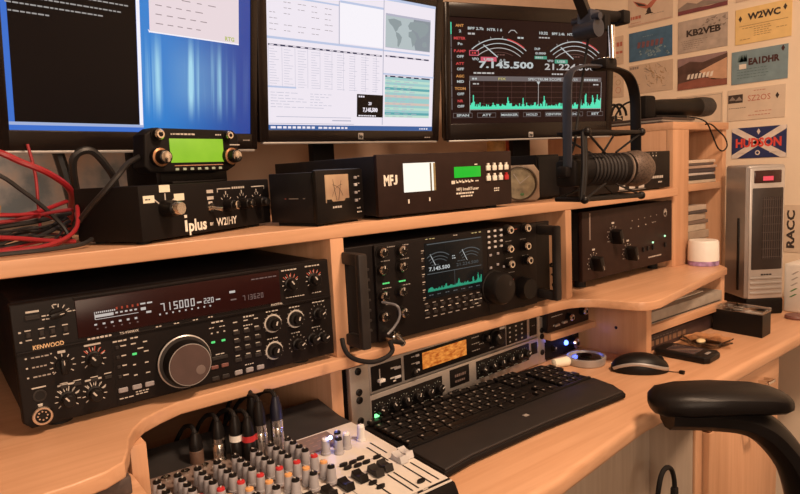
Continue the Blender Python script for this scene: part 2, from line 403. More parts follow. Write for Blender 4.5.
m.quad(15, 28, 130.2, 132.4); m.dash(42, 135, 1, 5); m.dash(30, 124, 2, 4, 1.4); m.dash(30, 120, 2, 4, 1.4)
ticks(m, 46, 122, 10, 14, -20, 60, 4); m.dash(56, 125, 2, 4)
for x in (15, 28, 39, 52): m.quad(x-3, x+3, 110.3, 111.6); m.quad(x-3, x+3, 99.5, 100.7)
for v in (109, 98): m.quad(6, 8.5, v, v+2)
for v in (79, 68, 57): m.quad(9, 11, v, v+1.8); m.dash(15, v, 4, 4, 1.6, mat=2); m.quad(34, 35.6, v+1, v+2.4)
m.quad(12, 26, 44.5, 46, mat=0); m.quad(16, 21, 25, 26.5)
for x in (44, 58): m.quad(x-4, x+4, 43.5, 44.5)
for (x, y) in ((76, 41), (91, 42)): m.quad(x-4, x+4, y+2, y+3.2)
for (u, v, sk) in ((47, 62, 0), (80, 62, 1), (48, 21, 1), (77, 20, 1)):
    u, v = corr(u, v, 12)
    ticks(m, u, v, 10, 13.5, -130, 130, 9); 
    if sk: m.quad(u-9, u+9, v+16, v+18.2); ticks(m, u, v, 7, 15, -40, 60, 5, 3 if v > 50 else 0)
    else: m.quad(u-4, u+4, v+14, v+17)
m.dash(100, 79.4, 3, 6, 1.8).dash(120, 80, 2, 6, 1.8)
for v in (73, 61, 49, 37): m.dash(108, v, 1, 7, 1.5)
m.dash(120, 73, 1, 7, 1.5).dash(134, 73, 1, 7, 1.5).dash(127, 66, 1, 7, 1.5).dash(134, 61, 1, 6, 1.5)
for v in (47, 34): m.dash(120, v, 1, 5, 1.5); m.dash(134, v, 1, 5, 1.5)
m.dash(101, 9, 3, 5, 1.3).dash(120, 10, 3, 5, 1.3).dash(120, 13, 4, 4, 1.2)
for x in (150, 172, 196, 216): m.dash(x, 89, 2, 3, 1.4, y=-3.4)
m.dash(221, 80, 3, 4.5, 2).dash(217, 73.5, 2, 3.5).dash(231, 73.5, 2, 3.5)
for x in (219, 227, 236): m.quad(x, x+2.4, 66, 67.8)
m.dash(223, 37, 2, 5, 1.4).dash(265, 79.6, 4, 4, 2)
for r_, v in enumerate((75, 64, 52, 41, 29)):
    for x in (250, 265, 280): m.quad(x, x+6, v, v+1.4)
m.dash(264, 68, 4, 3.6, 1.4).dash(262, 14, 4, 3, 1.3)
m.txt('DIGITAL', 307, 88.2, 3, bold=.03, w=18)
for (u, v) in ((345, 113), (383, 114)):
    u, v = corr(u, v, 12); ticks(m, u, v, 7, 15, -45, 55, 5, 3, wid=.45); ticks(m, u, v, 10, 13, -130, 130, 9); m.dash(u-13, v+19, 5, 4.4, 1.8)
m.dash(330, 95.5, 7, 4, 1.2).dash(372, 96, 4, 4, 1.2)
for (u, v) in ((313, 61), (349, 61), (387, 62), (312, 22), (350, 23), (384, 25)):
    u, v = corr(u, v, 12); m.dash(u-9, v+16.5, 4, 4, 1.5); ticks(m, u, v, 12.5, 14.5, -130, 130, 11, 2)
m.build('lettering', [MARK, GOLD, MARKD, REDL], kw)
for (u, v) in ((47, 62),): knob(kw, *corr(u, v, 12), 8, 13, 'lever', 0)
for (u, v) in ((80, 62), (48, 21), (77, 20), (345, 113), (383, 114)): knob(kw, *corr(u, v, 12), 7.5, 13, 'std', -35)
for (u, v) in ((313, 61), (349, 61), (312, 22)): knob(kw, *corr(u, v, 12), 9, 13, 'ring', 20)
for (u, v) in ((387, 62), (350, 23), (375, 26), (391, 25)): knob(kw, *corr(u, v, 12), 7, 13, 'std', 60)
knob(kw, *corr(46, 123, 10), 7, 11, 'lever', 80)
button(kw, 21, 125, 15, 5.5, 2.5)
for x in (15, 28, 39, 52): button(kw, x, 106, 5, 6, 3, name='slide_switch')
for x in (44, 58, 76, 91): button(kw, x, 40, 8, 4, 2)
for v in (73, 61, 49, 37): button(kw, 104, v, 4, 4, 1.6)
for x in (106, 122, 137): button(kw, x, 20, 11, 6, 2.2, GRY)
for x in (220, 234): button(kw, x, 21.5, 10, 5, 2.2, pm('red_brown_button', (.16, .06, .05), .5)); button(kw, x, 6.5, 10, 5.5, 2.2, DKG)
for v in (61.5, 50, 39):
    for x in (253.5, 268, 283.5): button(kw, x, v, 9, 5, 2.2)
for x, v in ((253, 24), (267, 26), (282, 25)): button(kw, x, v, 10, 5.5, 2.2)
for x in (252, 268, 284): button(kw, x, 7, 11, 6.5, 2.2, GRY)
button(kw, 228, 33, 22, 5, 2)
for u, v in ((123, 61), (221, 55), (235, 55)): MB().box(u-2.6, u+2.6, -1.2, 0, v-1.4, v+1.4, bev=.5).build('indicator_lamp', GRNE, kw)
m = MB(); u, v = 181, 39.5                   # main dial
m.lathe([(0, 34), (6, 34), (7, 32.5), (9, 32.5), (9.5, 29), (22, 28.2), (25, 26.5), (25.6, 26.4), (25.6, 25.6), (26, 25.4), (26, 0)], (0, 0, 0), n=56, mats=[0, 1, 0, 2, 0, 0, 1, 1, 3, 3])
d = m.build('tuning_dial', [BLK, SILV, DKG, pm('brown_dial_face', (.075, .045, .04), .5)], kw, (u, 0, v))
MB().lathe([(0, 6), (.4, 6), (.6, 5), (.1, 0)], (12, -26, -9), n=20).build('finger_dimple', pm('dimple_grey', (.16, .12, .11), .4), d)
m = MB(); m.lathe([(0, 7), (1, 6.8), (1.2, 5.2), (.6, 5), (.6, 0)], (19, 0, 36), n=20, mats=[0, 0, 0, 1, 1]); m.build('headphone_socket', [DKG, RUB], kw)
m = MB(); m.lathe([(0, 11), (7, 10.5), (8, 9.6), (8, 7.8), (5, 7.6), (5, 0)], (19, 0, 14), n=28, mats=[0, 0, 0, 1, 1]); 
for a in range(8): m.cyl((19+4.8*math.cos(a*.785), -5, 14+4.8*math.sin(a*.785)), (19+4.8*math.cos(a*.785), -6.5, 14+4.8*math.sin(a*.785)), 1, n=8)
m.build('microphone_socket', [CHR, BLK], kw)

# ------------------------------------------------------------------ transceiver with colour screen in the middle bay
IX = 434
ic = thing('transceiver', 'black radio transceiver with colour spectrum screen and carry handles in the middle bay', 'radio', (.434, 0, 0))
MB().box(6, 450, 10, 400, 2, 152, bev=2).build('case', STEEL, ic)
fp = MB().prism([(-2, 0), (-2, 155), (470, 155), (470, 0)], 0, 12, 'y', bev=2); fp.box(48, 424, -6, 1, 0, 154, bev=2)
fp.box(292, 293, -6.6, -6, 6, 152)
fp.build('front_panel', PANEL, ic)
for x0 in (-10, 430):
    MB().box(x0, x0+16, -48, -36, 8, 150, bev=3.5).box(x0+1, x0+15, -40, 0, 132, 150, bev=2.5).box(x0+1, x0+15, -40, 0, 8, 26, bev=2.5).build('handle', DKG, ic)
for x in (40, 410): MB().cyl((x, 30, -8), (x, 30, 3), 13).build('foot', RUB, ic); MB().cyl((x, 350, -8), (x, 350, 3), 13).build('foot', RUB, ic)
Y0 = -6
SCRB = em('radio_screen_black', (.02, .022, .022), .22)
WHE = em('screen_white', (.8, .85, .85), .62); GYE = em('screen_grey', (.35, .4, .42), .22); GNE = em('screen_green', (.05, .65, .38), .45)
RDE = em('screen_red', (.75, .08, .08), .8); ORE = em('screen_orange', (.9, .4, .12), .7); BRE = em('screen_brown', (.22, .12, .1), .4)
def spectrum(m, u0, u1, v0, h, y, mat, n, peaks, seed):
    rnd = random.Random(seed); dx = (u1-u0)/n
    for i in range(n):
        t = i/n; a = .09+.16*rnd.random()**2
        for (p, wd, q) in peaks: a = max(a, q*math.exp(-((t-p)/wd)**2)*rnd.uniform(.55, 1))
        m.quad(u0+i*dx, u0+(i+1)*dx, v0, v0+h*a, y, mat)
def cs(u, v): return corr(u, v, 6, IX)
sc = MB().box(147, 279, Y0-1.5, Y0+1, 53, 146, bev=1).build('screen', [SCRB], ic)
m = MB(); ys = Y0-2
m.quad(151, 275, 143, 144.6, ys, 1)
for (a, bnd) in ((175, 0), (247, 1)):
    for k, rr_ in enumerate((44, 38, 33)): arc(m, a, 84, rr_, 1.0 if k else 1.5, -33, 33, 1, ys, 12)
    m.poly([(a-18, 127), (a-17, 127.5), (a-6, 108), (a-7, 107.6)], ys, 0)
m.txt('7.145.500', 154, 99.5, 6, ys, 0, w=46, bold=.02); m.txt('21.224.500', 215, 100, 5, ys, 1, w=52)
m.dash(206, 118, 2, 3.5, 1.6, y=ys).dash(206, 114, 2, 4, 1.6, y=ys).dash(160, 108, 4, 4, 1.3, y=ys, mat=1).dash(218, 108, 4, 4, 1.3, y=ys, mat=1)
m.quad(150, 274, 94, 95.2, ys, 1).quad(150, 274, 65, 65.7, ys, 2).quad(210, 210.7, 66, 94, ys, 1)
spectrum(m, 150, 274, 66, 24, ys-.1, 2, 110, [(.32, .02, .55), (.55, .02, .8), (.83, .015, .85), (.93, .02, .95), (.98, .02, .7), (.05, .05, .35)], 3)
for i in range(7): m.dash(152+i*18, 58.5, 2, 5, 1.6, y=ys, mat=1)
m.build('screen_graphics', [WHE, GYE, GNE], sc)
m = MB(); yl = Y0-.4
for i in range(7): m.quad(140, 146, 134-i*13, 135.4-i*13, yl); m.quad(140, 144, 130.5-i*13, 131.6-i*13, yl, 1)
for x in (150, 158, 165): m.quad(x, x+5, 152, 153.2, yl, 2)
m.dash(212, 152.5, 2, 4, 1.2, y=yl)
for x in (254, 262, 272): m.quad(x, x+5, 152, 153.4, yl, 2)
for r_, v in enumerate((45.5, 34.5, 22)):
    for i in range(8): m.quad(143+i*17, 143+i*17+(7 if r_ < 2 else 9), v, v+1.5, yl, 0 if r_ == 1 else 1)
m.quad(252, 268, 27, 28.6, yl).quad(256, 274, 34, 36, yl)
for (u, v) in ((65, 127), (103, 126), (65, 84), (101, 84)): m.dash(u-6, v, 4, 4, 1.4, y=yl, mat=1)
m.dash(72, 148, 4, 4, 1.5, y=yl, mat=1).dash(94, 148, 5, 4, 1.5, y=yl, mat=1).dash(64, 122-64, 3, 4, 1.3, y=yl, mat=1)
for (u, v) in ((346, 128), (385, 128), (346, 97), (390, 97), (352, 70), (384, 52)): m.dash(u-7, v, 4, 3.6, 1.4, y=yl, mat=1)
m.dash(350, 112, 3, 4, 1.4, y=yl, mat=3); m.dash(362, 148, 3, 3, 1.3, y=yl, mat=3); m.dash(340, 56, 4, 4, 1.2, y=yl, mat=3)
for r_ in range(4):
    for x in (295, 309, 323): m.quad(x-1, x+6, 151-r_*9.8, 152.2-r_*9.8, yl, 1)
m.build('lettering', [MARK, MARKD, pm('pale_green_mark', (.45, .5, .3), .5), REDL], ic)
for (a, b_) in ((62, 92.5), (94, 91.5)):
    for k in range(3): MB().box(a+k*4.6-2, a+k*4.6+2, Y0-1, Y0, b_-1.2, b_+1.2, bev=.4).build('indicator_lamp', GRNE, ic)
for (u, v) in ((71, 139), (109, 138), (69, 112), (108, 112), (69, 70), (105, 72), (68, 37), (107, 37)): knob(ic, *corr(u, v, 16, IX), 8.5, 13, 'chrome', 0, y=Y0)
for (u, v) in ((362, 147), (410, 146), (361, 112), (409, 112), (363, 83), (414, 84)): knob(ic, *corr(u, v, 18, IX), 8.5, 13, 'chrome', 0, y=Y0)
for v in (117, 101, 85, 69, 53, 37, 21): button(ic, *corr(38, v, 3, IX), 6, 4, 3, DKG, name='button', y=0)
for r_ in range(4):
    for x in (304, 320, 336): button(ic, *corr(x, 150-r_*9.7, 8, IX), 6, 4, 2, LGRY if r_ < 4 else DKG, y=Y0)
for (u, v) in ((307, 107), (326, 108), (307, 84), (325, 88), (341, 82)): button(ic, *corr(u, v, 8, IX), 6, 4.5, 2, GRY, y=Y0)
for i in range(8): button(ic, 148+i*17.3, 41, 9, 4.6, 2.4, y=Y0); button(ic, 148+i*17.3, 30, 9, 4.6, 2.4, y=Y0)
m = MB(); m.lathe([(0, 31), (4, 31), (5, 29), (26, 28), (30, 25.5), (30.5, 24), (30.5, 0)], (0, 0, 0), n=48)
d = m.build('tuning_dial', [BLK], ic, (*corr(342, 40, 36, IX)[:1], Y0, corr(342, 40, 36, IX)[1]))
MB().lathe([(0, 4.5), (.5, 4.2), (.2, 0)], (13, -30.4, 8), n=16).build('finger_dimple', DKG, d)
u, v = corr(412, 29, 26, IX); m = MB(); m.lathe([(0, 21), (14, 20), (20, 18.5), (20, 0)], (0, 0, 0), n=40, mat=0); m.build('second_dial', [BLK], ic, (u, Y0, v))
u, v = corr(72, 8, 12, IX); MB().lathe([(0, 9.5), (5, 9.3), (5, 7), (2, 7), (2, 0)], (u, Y0, v), n=24).build('microphone_socket', CHR, ic)
# plug and cords hanging from the middle radio
cab = thing('microphone_cord', 'black cord with silver plug looping from the front of the middle radio', 'cable', (.434, 0, 0))
u2, v2 = u, v
MB().cyl((u2, -9, v2), (u2, -34, v2-1), 9.4, n=20).cyl((u2, -34, v2-1), (u2-2, -50, v2-7), 6.5, 5).build('plug', CHR, cab)
MB().tube([(u2-2, -48, v2-6), (31, -60, 16), (32, -62, 4), (21, -62, -4), (-1, -60, -7), (-25, -58, 0), (-40, -56, 10), (-45, -52, 22), (-44, -46, 34)], 3.5, 10).build('cord', RUB, cab)
c2 = solo(MB().tube([(46, -22, 68), (55, -45, 65), (60, -47, 54), (57, -47, 42), (47, -46, 31), (36, -46, 24)], 1.9, 8), 'patch_lead', pm('grey_cable', (.16, .155, .17), .45), 'thin grey lead curving down from a knob of the middle radio', 'cable', (.434, 0, 0))
solo(MB().tube([(462, -6, 70), (476, -14, 74), (484, -10, 56), (478, -14, 38), (470, -6, 30), (480, -8, 14), (466, 2, 4)], 2.2, 8).tube([(470, 6, 66), (486, -4, 60), (480, -6, 44), (472, -2, 50)], 2, 8), 'thin_lead', RUB, 'thin black lead coiled beside the right handle of the middle radio', 'cable', (.434, 0, 0))
# ------------------------------------------------------------------ brown amplifier in the right bay
am = thing('linear_amplifier', 'dark brown amplifier with three pointer knobs in the right bay', 'amplifier', (1.03, .025, -.008), 1.5)
MB().box(14, 385, 8, 330, 18, 166, bev=2).build('case', BLKM, am)
MB().box(12, 388, 0, 9, 18, 168, bev=1.2).build('front_panel', PANELB, am)
for x in (45, 350):
    for y in (30, 300): MB().cyl((x, y, 0), (x, y, 19), 12).build('foot', RUB, am)
m = MB()
m.quad(37, 42, 106, 164, mat=2)
for (u, v) in ((127, 106), (187, 60), (52, 55)):
    ticks(m, u, v, 16, 19, -130, 130, 11, 1); 
    for i in range(9): a = R(-120+i*30); m.quad(u+22*math.sin(a)-1.2, u+22*math.sin(a)+1.2, v+22*math.cos(a)-1, v+22*math.cos(a)+1)
    m.quad(u-5, u+5, v+27, v+31)
for i in range(5): m.quad(204+i*27, 208+i*27, 132+i*1.2, 134+i*1.2, mat=1); 
for i in range(4): m.quad(199+i*32, 203+i*32, 115+i*1.5, 117.5+i*1.5, mat=0 if i in (1, 2) else 1)
m.dash(292, 121, 3, 6, 1.5, mat=1)
m.dash(277, 37, 9, 6.4, 3)
arc(m, 355, 140, 8, 1.6, 0, 360, 0, n=24, cx=.8); arc(m, 355, 140, 3, 3, -90, 90, 0, n=8)
m.build('lettering', [MARK, MARKD, pm('faded_strip', (.2, .15, .13), .6)], am)
for (u, v) in ((127, 105), (188, 60), (52, 54)): knob(am, u, v, 15, 24, 'lever', 160)
for u in (253, 273, 296, 353): button(am, u, 61, 7, 11, 4, BLK, name='push_switch')
for (u, v) in ((296, 73), (352, 83)): MB().ball((u, -1, v), 2.4).build('indicator_lamp', em('pale_green_lamp', (.5, .95, .55), 1.5), am)
# ------------------------------------------------------------------ speech processor box, mini radio head on it
ZT = TS/1000
ang = 27.9
ip = thing('audio_box', 'black equaliser box with silver knob and white tape labels left on the top shelf', 'audio box', (.146, .001, ZT), ang)
MB().box(0, 260, 0, 112, 4, 72, bev=1.5).build('case', BLKM, ip)
for x in (20, 240):
    for y in (20, 92): MB().cyl((x, y, 0), (x, y, 5), 9).build('foot', RUB, ip)
m = MB(); V = 4
for (u, v) in ((15, 55), (42, 67), (66, 55)): m.quad(u-9, u+9, v-4.5, v+4.5, mat=1)
m.dash(9, 54, 2, 4, 1.6, y=-.5, mat=2)
m.poly([(24, 55), (31, 50), (31, 48), (24, 53)]); m.quad(41, 43, 48, 61); m.poly([(56, 54), (50, 49), (51, 48), (58, 52)])
m.quad(72, 76.5, 9, 24, mat=3).quad(72, 77, 27, 31, mat=3).txt('plus', 79, 9, 15, bold=.03, mat=3, w=34).txt('BY', 120, 12.5, 4, bold=.03, mat=3, w=7).txt('W2IHY', 133, 10.5, 10.5, bold=.02, mat=3, w=44)
for v in (57, 48): m.quad(118, 131, v, v+4.5)
m.quad(120, 128, 41, 45.5)
m.quad(139, 168, 61, 62.6).quad(216, 247, 61, 62.6).dash(171, 60.5, 6, 5, 3).quad(139, 140.6, 57, 62).quad(246, 247.6, 57, 62)
for u in (157, 192, 227): ticks(m, u, 40, 10, 14, -50, 50, 4); m.quad(u-1, u+1, 53, 58)
m.build('lettering', [MARK, CREAM, BLK, pm('white_print', (.78, .75, .68), .5)], ip)
m = MB(); m.lathe([(0, 11), (18, 10), (20, 8.4), (20, 0)], (40, 0, 42), n=24); m.lathe([(20, 8.2), (27, 8), (28, 7.4), (28, 0)], (40, 0, 42), n=24, mat=1); m.build('selector_knob', [BLK, CHR], ip)
m = MB(); m.lathe([(0, 6.5), (2, 6.5), (2, 0)], (124, 0, 37), n=16); m.cyl((124, -2, 37), (130, -16, 34), 2.2, 3, mat=0); m.build('toggle_switch', CHR, ip)
for u in (157, 192, 227): m = MB(); m.lathe([(0, 8), (14, 7.5), (15, 6.2), (21, 6), (21.5, 5), (21.5, 0)], (u, 0, 38), n=20, mats=[0, 0, 0, 1, 1, 1]); m.build('knob', [BLK, CHR], ip)
# mini head
hd = thing('radio_control_head', 'small radio control head with glowing green screen propped on the black equaliser box', 'radio', (.15, .06, ZT+.072), 15)
MB().box(62, 172, 22, 34, 0, 22, bev=1).box(70, 160, 8, 30, 0, 3, bev=.8).build('bracket', BLK, hd)
MB().prism([(26, 24), (34, 16), (158, 15), (172, 22), (180, 40), (182, 66), (172, 74), (44, 75), (30, 66)], 0, 30, 'y', bev=3).build('body', BLKM, hd)
LCDG = bpy.data.materials.new('green_lcd'); LCDG.use_nodes = True; nt = LCDG.node_tree; b_ = nt.nodes['Principled BSDF']
tc = nt.nodes.new('ShaderNodeTexCoord'); nz = nt.nodes.new('ShaderNodeTexNoise'); nz.inputs['Scale'].default_value = 30
rp = nt.nodes.new('ShaderNodeValToRGB'); rp.color_ramp.elements[0].color = (.16, .40, .015, 1); rp.color_ramp.elements[1].color = (.30, .56, .03, 1)
nt.links.new(tc.outputs['Object'], nz.inputs[0]); nt.links.new(nz.outputs[0], rp.inputs[0]); nt.links.new(rp.outputs[0], b_.inputs['Emission Color'])
b_.inputs['Emission Strength'].default_value = .95; b_.inputs['Base Color'].default_value = (.05, .1, .01, 1)
MB().box(65, 152, -1, 2, 28.5, 61, bev=.8).build('screen', LCDG, hd)
m = MB(); m.dash(68, 66, 3, 3, 2).dash(78, 66, 5, 5, 2.2).dash(140, 66, 3, 3, 2); m.quad(164, 182, 52, 53.6).quad(70, 150, 24, 25, mat=1); m.build('lettering', [MARK, pm('copper_line', (.5, .25, .15), .4)], hd)
for i in range(7): button(hd, 73+i*11.8, 19.5, 5.5, 3.4, 1.6, pm('pale_key', (.35, .42, .33), .5))
knob(hd, 47, 66, 7.5, 11, 'chrome'); knob(hd, 160, 66, 6.5, 10, 'chrome')
for (u, v) in ((46, 36), (161, 36)):
    m = MB(); m.lathe([(0, 12.5), (8, 12.2), (9, 9.5), (20, 9), (21, 7.5), (21, 0)], (u, 0, v), n=24, mats=[0, 2, 0, 0, 1, 1]); m.build('dual_knob', [BLK, CHR, pm('copper_ring', (.4, .2, .1), .35, metal=.6)], hd)
# ------------------------------------------------------------------ cross needle meter
sw = thing('wattmeter', 'small dark cross-needle power meter against the side of the long black tuner', 'meter', (.392, .0, ZT+.003), 15.5)
MB().box(0, 97, 4, 102, 2, 76, bev=1.5).build('case', STEEL, sw)
MB().box(-4, 101, -2, 8, 0, 79, bev=4).build('front_bezel', BLK, sw)
for x in (10, 86): MB().box(x-6, x+6, 6, 90, -3, 3).build('foot', RUB, sw)
DIAL = bpy.data.materials.new('warm_lit_meter_dial'); DIAL.use_nodes = True; nt = DIAL.node_tree; b_ = nt.nodes['Principled BSDF']
tc = nt.nodes.new('ShaderNodeTexCoord'); nz = nt.nodes.new('ShaderNodeTexNoise'); nz.inputs['Scale'].default_value = 35; nz.inputs['Detail'].default_value = 1
rp = nt.nodes.new('ShaderNodeValToRGB'); rp.color_ramp.elements[0].color = (.22, .12, .085, 1); rp.color_ramp.elements[1].color = (.48, .34, .20, 1)
nt.links.new(tc.outputs['Object'], nz.inputs[0]); nt.links.new(nz.outputs[0], rp.inputs[0]); nt.links.new(rp.outputs[0], b_.inputs['Base Color'])
b_.inputs['Emission Strength'].default_value = .15; nt.links.new(rp.outputs[0], b_.inputs['Emission Color'])
dl = MB().box(14, 65, -3, 0, 30, 71, bev=.6).build('meter_dial', DIAL, sw)
m = MB(); arc(m, 52, 30, 26, .5, -70, -5, 0, -3.3); arc(m, 26, 30, 26, .5, 5, 70, 0, -3.3); m.poly([(36, 33), (36.8, 33), (30, 64), (29.4, 64)], -3.4).poly([(40, 33), (41, 33), (48, 62), (47.4, 62)], -3.4); m.poly([(15, 30), (65, 30), (65, 35), (56, 35), (53, 31.5), (28, 31.5), (25, 35), (15, 35)], -3.5); m.build('needles', [BLK], dl)
m = MB(); m.dash(28, 21.5, 4, 6, 3, y=-2.4).dash(82, 11, 3, 3.4, 2, y=-2.4); m.dash(82, 17, 2, 4, 2, y=-2.4, mat=1)
for v in (66, 55, 43, 31): m.quad(87, 91, v, v+1.6, -2.4, 1)
m.build('lettering', [MARK, MARKD], sw)
for v in (65, 54, 42, 30): button(sw, 80, v, 6, 4.4, 3, LGRY if v == 54 else GRY, y=-2)
m = MB(); m.quad(0, 0, 0, 0) if 0 else None
m.box(-.4, 0, 40, 60, 37.4, 38.6).box(-.4, 0, 66, 69, 37.4, 38.6, mat=1).box(-.4, 0, 26, 30, 37.4, 38.6); m.build('side_marks', [MARKD, REDL], sw)
# ------------------------------------------------------------------ long antenna tuner
mf = thing('antenna_tuner', 'long black antenna tuner with bright white meter and green display on the top shelf', 'tuner', (.5, 0, ZT))
MB().box(0, 298, 6, 345, 6, 99, bev=1.2).build('case', STEEL, mf)
MB().box(-1, 300, 0, 8, 5, 101, bev=1).build('front_panel', PANELB, mf)
for x in (30, 270):
    for y in (25, 320): MB().cyl((x, y, 0), (x, y, 7), 10).build('foot', RUB, mf)
V = 6
METW = em('lit_meter_white', (1, .93, .80), 1.1)
mt = MB().box(50, 116, -1.2, 1, 34+V, 80+V, bev=.6).build('meter', METW, mf)
MB().quad(104, 107.5, 34+V, 79+V, -1.6).quad(111.5, 116, 34+V, 79+V, -1.6, 1).build('meter_frame_lines', [pm('meter_dark_line', (.12, .1, .06), .5), pm('meter_side_strip', (.25, .2, .1), .5)], mt)  # dark line and brown strip down the right of the meter
MB().box(159, 221, -1.2, 1, 52+V, 70.5+V, bev=.6).build('display', em('bright_green_lcd', (.03, .60, .035), .85), mf)
m = MB(); m.txt('MF', 11, 47+V, 15.5, bold=.04, w=18.5); m.poly([(33.5, 62.5+V), (37.5, 62.5+V), (37.5, 51+V), (36, 48+V), (33.5, 47+V), (30.5, 47.6+V), (29.5, 50.5+V), (32.6, 50.8+V), (33.5, 50.6+V)])
m.quad(57, 60, 16+V, 22.5+V).quad(101, 104, 17+V, 23+V); m.quad(152, 160, 42+V, 47.5+V)
for i in range(6): m.quad(163+i*7, 168+i*7, 43+V+(i % 2), 45.6+V+(i % 2)); m.quad(162+i*7, 164+i*7, 46+V, 48+V)
m.dash(208, 44+V, 2, 4, 2); m.txt('MFJ IntelliTuner', 163, 30+V, 5, w=53, bold=.02); m.dash(162, 24+V, 8, 5, 2.8); m.dash(172, 19+V, 5, 5, 2.4)
m.dash(254, 28.5+V, 3, 4, 2).dash(254, 24.5+V, 3, 4, 2); m.quad(207, 214, 72.5+V, 74.5+V)
m.build('lettering', [pm('white_silkscreen', (.75, .7, .62), .6)], mf)
WK = pm('white_rocker_key', (.8, .76, .68), .45, var=.03)
for r_, v in enumerate((68+V, 50+V)):
    for i, x in enumerate((239, 254.5, 270, 285)):
        red = r_ == 1 and i == 3
        mb = MB().box(-5, 5, -3.4, 0, -6.5, 2.5, bev=.8).box(-2.2, 2.2, -3.2, 0, 2.3, 6.5, bev=.4)
        o = mb.build('button', REDP if red else WK, mf, (x, 0, v))
# ------------------------------------------------------------------ round clock gauge and speaker box
ck = thing('gauge_clock', 'square bronze-framed round dial standing at the right end of the long tuner', 'gauge', (.857, .083, ZT), -35)
MB().prism([(6, 2), (74, 2), (80, 8), (80, 60), (70, 74), (10, 74), (0, 62), (0, 8)], 0, 26, 'y', bev=3).build('frame', pm('bronze_frame', (.36, .27, .20), .45, metal=.1), ck)
m = MB(); m.lathe([(0, 35), (4, 34.5), (5, 32), (1, 31), (1, 0)], (40, 0, 38), n=36, mats=[0, 0, 0, 1, 1]); m.build('dial', [pm('dark_bronze_ring', (.1, .075, .055), .4, metal=.3), pm('olive_dial', (.34, .29, .19), .5, var=.4, scale=60)], ck)
m = MB(); m.poly([(39, 38), (41, 37.4), (60, 52), (59, 53)], -1.8).poly([(39.6, 37), (41, 38.4), (28, 58), (27, 57)], -1.8); m.ball((44, -1.5, 16), 4, 1, 3, mat=1); m.build('hands', [MARK, pm('green_spot', (.1, .25, .1), .5)], ck)
sk = thing('speaker_box', 'plain black speaker box between the round dial and the boom microphone', 'speaker', (.945, .06, ZT), 2)
MB().box(0, 76, 4, 150, 3, 93, bev=2).build('cabinet', BLKM, sk); MB().box(4, 72, 0, 5, 7, 89, bev=1.5).build('grille', RUB, sk)
for x in (12, 64): MB().cyl((x, 20, 0), (x, 20, 4), 6).build('foot', RUB, sk); MB().cyl((x, 130, 0), (x, 130, 4), 6).build('foot', RUB, sk)
sm = thing('control_box', 'low black control box behind the boom microphone on the right of the top shelf', 'control box', (1.03, .025, ZT), 1.5)
MB().box(2, 374, 6, 160, 4, 89, bev=1.5).build('case', STEEL, sm); MB().box(0, 377, 0, 8, 3, 91, bev=1).build('front_panel', PANEL, sm)
for x in (20, 356): MB().cyl((x, 25, 0), (x, 25, 5), 8).build('foot', RUB, sm); MB().cyl((x, 140, 0), (x, 140, 5), 8).build('foot', RUB, sm)
m = MB()
for i in range(4): m.quad(268+i*14, 272+i*14, 79, 82); m.quad(262+i*16, 266+i*16, 86, 88, mat=1)
m.quad(280, 299, 63, 70).quad(283, 296, 46, 53); m.dash(287, 27, 7, 7, 6, gap=1.6).dash(322, 16, 3, 6, 3.5)
for a in (155, 196, 236): m.quad(a-2, a+22, 8, 17)
m.quad(148, 265, 5, 6, mat=1).quad(148, 265, 19, 20, mat=1); m.build('lettering', [MARK, MARKD], sm)
for x in (60, 110): knob(sm, x, 48, 11, 16, 'std', 30)
# ------------------------------------------------------------------ three monitors on the top shelf
BEZ = pm('glossy_black_bezel', (.010, .0065, .0055), .25, var=.03, spec=.35)
def monitor(label, ox, oy, oz, ang, tilt, bez, scr, neck_u, scrmat, base=(-110, 110, 20, 120), strip=True):
    """bez/scr = (u0,u1,v0,v1) mm in the plane of the front; ox,oy,oz = where u=v=0 sits"""
    t = thing('monitor', label, 'monitor', (ox, oy, ZT), ang, 'computer monitors on the top shelf')
    M = Matrix.Translation((0, 0, (oz-ZT)*1000)) @ Matrix.Rotation(R(tilt), 4, 'X')
    def part(mb, name, mats, par=t): mb.M = M; return mb.build(name, mats, par)
    b0, b1, v0, v1 = bez; s0, s1, w0, w1 = scr
    m = MB(); m.box(b0, s0, -2, 16, v0, v1, bev=2).box(s1, b1, -2, 16, v0, v1, bev=2).box(s0-3, s1+3, -2, 16, v0, w0, bev=2).box(s0-3, s1+3, -2, 16, w1, v1, bev=2)
    part(m, 'bezel', [BEZ])
    part(MB().box(b0+3, b1-3, 2, 34, v0+3, v1-3, bev=8).box(b0+60, b1-60, 30, 55, v0+50, v1-60, bev=10), 'back_cover', [BLKM])
    sc = part(MB().box(s0, s1, .5, 4, w0, w1), 'screen', [scrmat])
    part(MB().box(b0+6, b1-6, -3, 12, v0-3.5, v0+.6, bev=1.5), 'bottom_trim', [SILV])
    b = MB().prism([(neck_u+base[0], 95+base[2]), (neck_u+base[1], 95+base[2]), (neck_u+base[1]-20, 95+base[3]), (neck_u+base[0]+20, 95+base[3])], 0, 14, 'z', bev=5); b.build('stand_base', [BLKM], t)
    MB().box(neck_u-28, neck_u+28, 128, 150, 10, (oz-ZT)*1000+110, bev=5).box(neck_u-25, neck_u+25, 40, 148, (oz-ZT)*1000+80, (oz-ZT)*1000+130, bev=4).build('stand_neck', [BLKM], t)
    return t, sc, part
def logo_hp(part, u, v):
    m = MB(); m.box(u-6.5, u+6.5, -2.8, -1, v-6.5, v+6.5, bev=1.5); m.txt('hp', u, v-3, 6, -3.1, 1, 'c', bold=.05)
    part(m, 'logo_badge', [SILV, BLK])
WINBG = em('window_white', (.86, .80, .88), 1.0); WIN2 = em('window_near_white', (.92, .89, .95), 1.0); WLINE = em('window_line_grey', (.5, .5, .62), .9)
